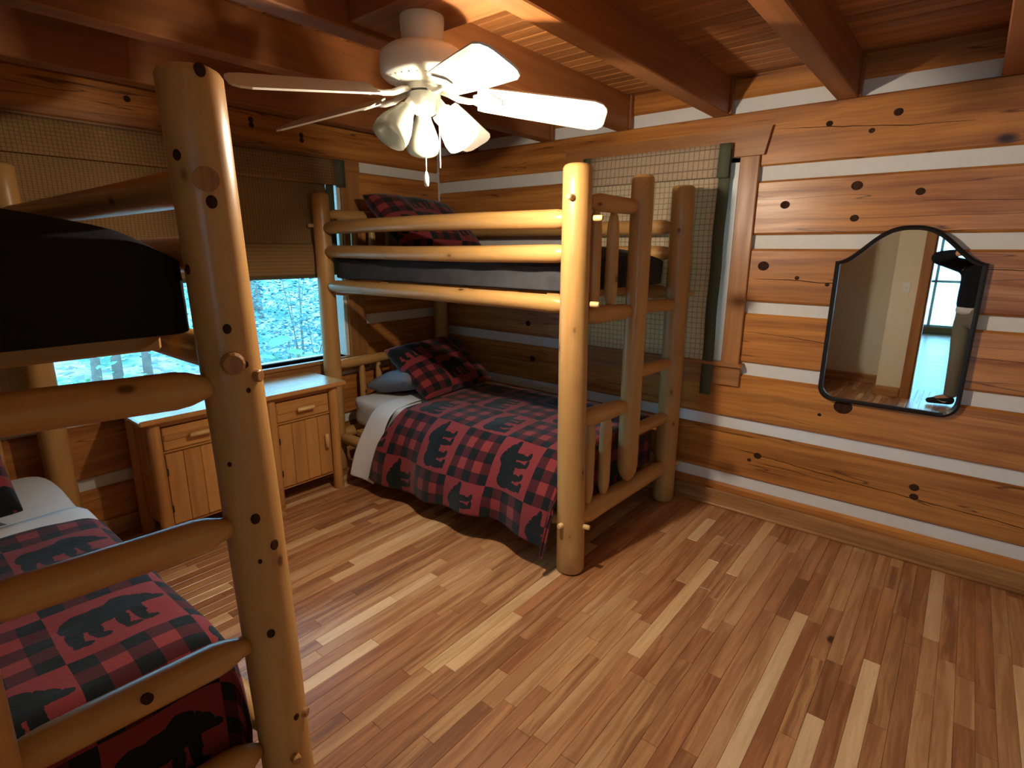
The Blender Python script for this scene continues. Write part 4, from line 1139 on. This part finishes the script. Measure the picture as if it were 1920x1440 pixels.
# ------------------------------------------------------------------ outdoors beyond the windows
V = []; F = []; gx, gy = 40, 50
def gz(x_, y_): 
    d = -x_; return -.9+.13*max(0, d-1.0)+.012*max(0, d-3)**1.5+.12*noise.noise(Vector((x_*.5, y_*.5, 3)))
for j in range(gy+1):
    for i in range(gx+1):
        x_, y_ = -.35-22*(i/gx)**1.4, -14+26*j/gy; V.append((x_, y_, gz(x_, y_)))
for j in range(gy):
    for i in range(gx):
        a = j*(gx+1)+i; F.append((a, a+gx+1, a+gx+2, a+1))
gr = mesh_obj('ground_outside', V, F, 'ground', None, smooth=True); struct(gr, 'wooded hillside outside the wide window', 'ground')
g2 = mesh_obj('ground_behind', *boxgeo(-.3, 14, .25, 12, -1.2, -.9), 'ground', None); struct(g2, 'level ground outside the mirror wall', 'ground')
g3 = mesh_obj('ground_porch', *boxgeo(-.3, 14, -18, HY-.15, -.4, -.12), 'hallpaint', None); struct(g3, 'pale porch deck outside the hall window', 'deck')

def leafset(name, center, spread, count, size, mat, parent=None, seed=1, flat=.3):
    rs = random.Random(seed); V = []; F = []
    for _ in range(count):
        c = Vector(center)+Vector((rs.gauss(0, spread[0]), rs.gauss(0, spread[1]), rs.gauss(0, spread[2])))
        a = rs.uniform(0, 6.28); t = rs.uniform(-1., 1.); l = size*rs.uniform(.6, 1.3); w_ = l*.32
        d = Vector((math.cos(a), math.sin(a), t*flat*2)).normalized(); s = d.cross(Vector((rs.uniform(-.5, .5), rs.uniform(-.5, .5), 1))).normalized(); n_ = s.cross(d)
        o = len(V)
        V += [c, c+d*l*.5+s*w_+n_*l*.06, c+d*l, c+d*l*.5-s*w_+n_*l*.06, c+d*l*.5]
        F += [(o, o+1, o+4), (o+1, o+2, o+4), (o+4, o+2, o+3), (o, o+4, o+3)]
    return mesh_obj(name, V, F, mat, parent)
def shrub(name, x_, y_, h, spread, count, size, mat, label, seed, cat='shrub'):
    z_ = gz(x_, y_); t = empty(name, (x_, y_, z_)); tag(t, label, cat)
    rs = random.Random(seed)
    for k in range(5):
        p = [Vector((x_, y_, z_))]
        q = Vector((x_+rs.gauss(0, spread[0]*.6), y_+rs.gauss(0, spread[1]*.6), z_+h*rs.uniform(.7, 1.1)))
        at(tube('stem', [(p[0], .012), (p[0].lerp(q, .5)+Vector((rs.gauss(0, .05), rs.gauss(0, .05), 0)), .009), (q, .004)], 'bark', None, n=6), t)
    lf = leafset('foliage', (x_, y_, z_+h*.62), spread, count, size, mat, None, seed); lf['kind'] = 'stuff'; at(lf, t)
    return t
shrub('shrub', -1.8, -.12, 2.4, (.35, .40, .42), 2600, .05, 'leafb', 'dense bluish shrub outside the window, beside the far bunk post', 21)
shrub('shrub', -3.6, .7, 2.4, (.6, .9, .7), 3200, .07, 'leafb', 'tall leafy thicket farther out behind the bluish shrub', 22)
shrub('shrub', -5.5, .4, 1.9, (.7, 1.0, .6), 1800, .08, 'leafb', 'bush on the slope in the middle of the window view', 25)
shrub('shrub', -2.6, -2.3, 1.1, (.45, .5, .35), 900, .06, 'leafg', 'green bush seen low under the near bunk through the window', 26)
def broadleaf(x_, y_, h, nleaf, size, label, seed):
    z_ = gz(x_, y_); t = empty('broadleaf_plant', (x_, y_, z_)); tag(t, label, 'plant'); rs = random.Random(seed)
    tipz = z_+h
    at(tube('stem', [((x_, y_, z_), .008), ((x_+.03, y_+.02, z_+h*.6), .006), ((x_+.05, y_-.03, tipz), .003)], 'bark', None, n=6), t)
    for k in range(nleaf):
        a = rs.uniform(0, 6.28); c = Vector((x_+.04, y_, z_+h*rs.uniform(.55, 1.0))); d = Vector((math.cos(a), math.sin(a), rs.uniform(-.3, .25))).normalized()
        s = d.cross(Vector((0, 0, 1))).normalized(); n_ = s.cross(d); l = size*rs.uniform(.75, 1.2); c = c+d*.06
        V = []; 
        for q, wq in ((0, .02), (.2, .26), (.45, .36), (.7, .26), (1., .0)):
            V += [c+d*l*q+s*l*wq+n_*.02*l, c+d*l*q-n_*l*.05*math.sin(q*3), c+d*l*q-s*l*wq+n_*.02*l]
        F = []
        for i in range(4): F += [(i*3, i*3+1, i*3+4, i*3+3), (i*3+1, i*3+2, i*3+5, i*3+4)]
        at(mesh_obj('leaf', V, F, 'leafg', None, smooth=True), t)
broadleaf(-.85, -.98, 1.86, 12, .22, 'broad-leaved green plant close outside the window, right of the near post', 31)
broadleaf(-.75, -.82, 1.66, 9, .20, 'low broad-leaved plant in the window corner by the far bunk post', 32)
broadleaf(-1.0, -1.22, 1.70, 8, .18, 'broad-leaved plant at the window beside the near bunk post', 33)
def trunk(x_, y_, r, label, seed):
    z_ = gz(x_, y_); rs = random.Random(seed); p = [(Vector((x_+.05*rs.gauss(0, 1)*k*.3, y_+.05*rs.gauss(0, 1)*k*.3, z_-.2+k*1.1)), r*(1.25 if k == 0 else 1-.06*k)) for k in range(8)]
    t = empty('tree', (x_, y_, z_)); tag(t, label, 'tree', 'trees on the hillside')
    at(tube('trunk', p, 'bark', None, n=14, wob=.12), t)
    for k in range(3):
        b0 = p[3+k][0]; a = rs.uniform(0, 6.28); e = b0+Vector((math.cos(a), math.sin(a), .7))*.9
        at(tube('branch', [(b0, r*.3), (b0.lerp(e, .5), r*.2), (e, r*.08)], 'bark', None, n=7), t)
    lf = leafset('foliage', p[-1][0], (.5, .5, .5), 260, .16, 'leafb', None, seed); lf['kind'] = 'stuff'; at(lf, t)
trunk(-4.0, -1.63, .05, 'slim tree trunk seen under the near bunk, leftmost in the window', 41)
trunk(-4.1, -1.38, .055, 'slim tree trunk seen under the near bunk, second from the left', 42)
trunk(-3.95, -1.12, .05, 'slim tree trunk seen under the near bunk, closest to its post', 43)
trunk(-8.0, 2.2, .16, 'tree trunk far up the slope behind the thicket', 44)
trunk(-9.0, .9, .18, 'tree trunk far up the slope in mid view', 45)
lt = leafset('leaf_litter', (0, 0, 0), (1, 1, 0), 10, .1, 'litter'); bpy.data.objects.remove(lt)
rs = random.Random(77); V = []; F = []
for _ in range(5000):
    x_ = -.5-9*rs.random()**1.3; y_ = rs.uniform(-7, 3); z_ = gz(x_, y_)+.01+.02*rs.random(); a = rs.uniform(0, 6.28); l = rs.uniform(.03, .06)
    d = Vector((math.cos(a), math.sin(a), rs.uniform(-.2, .3)))*l; s = Vector((-math.sin(a), math.cos(a), rs.uniform(-.3, .3)))*l*.4; o = len(V); c = Vector((x_, y_, z_))
    V += [c-d*.5, c+s, c+d*.5, c-s]; F += [(o, o+1, o+2, o+3)]
lt = mesh_obj('leaf_litter', V, F, 'litter', None); tag(lt, 'pale fallen leaves scattered over the hillside', 'leaves', kind='stuff')
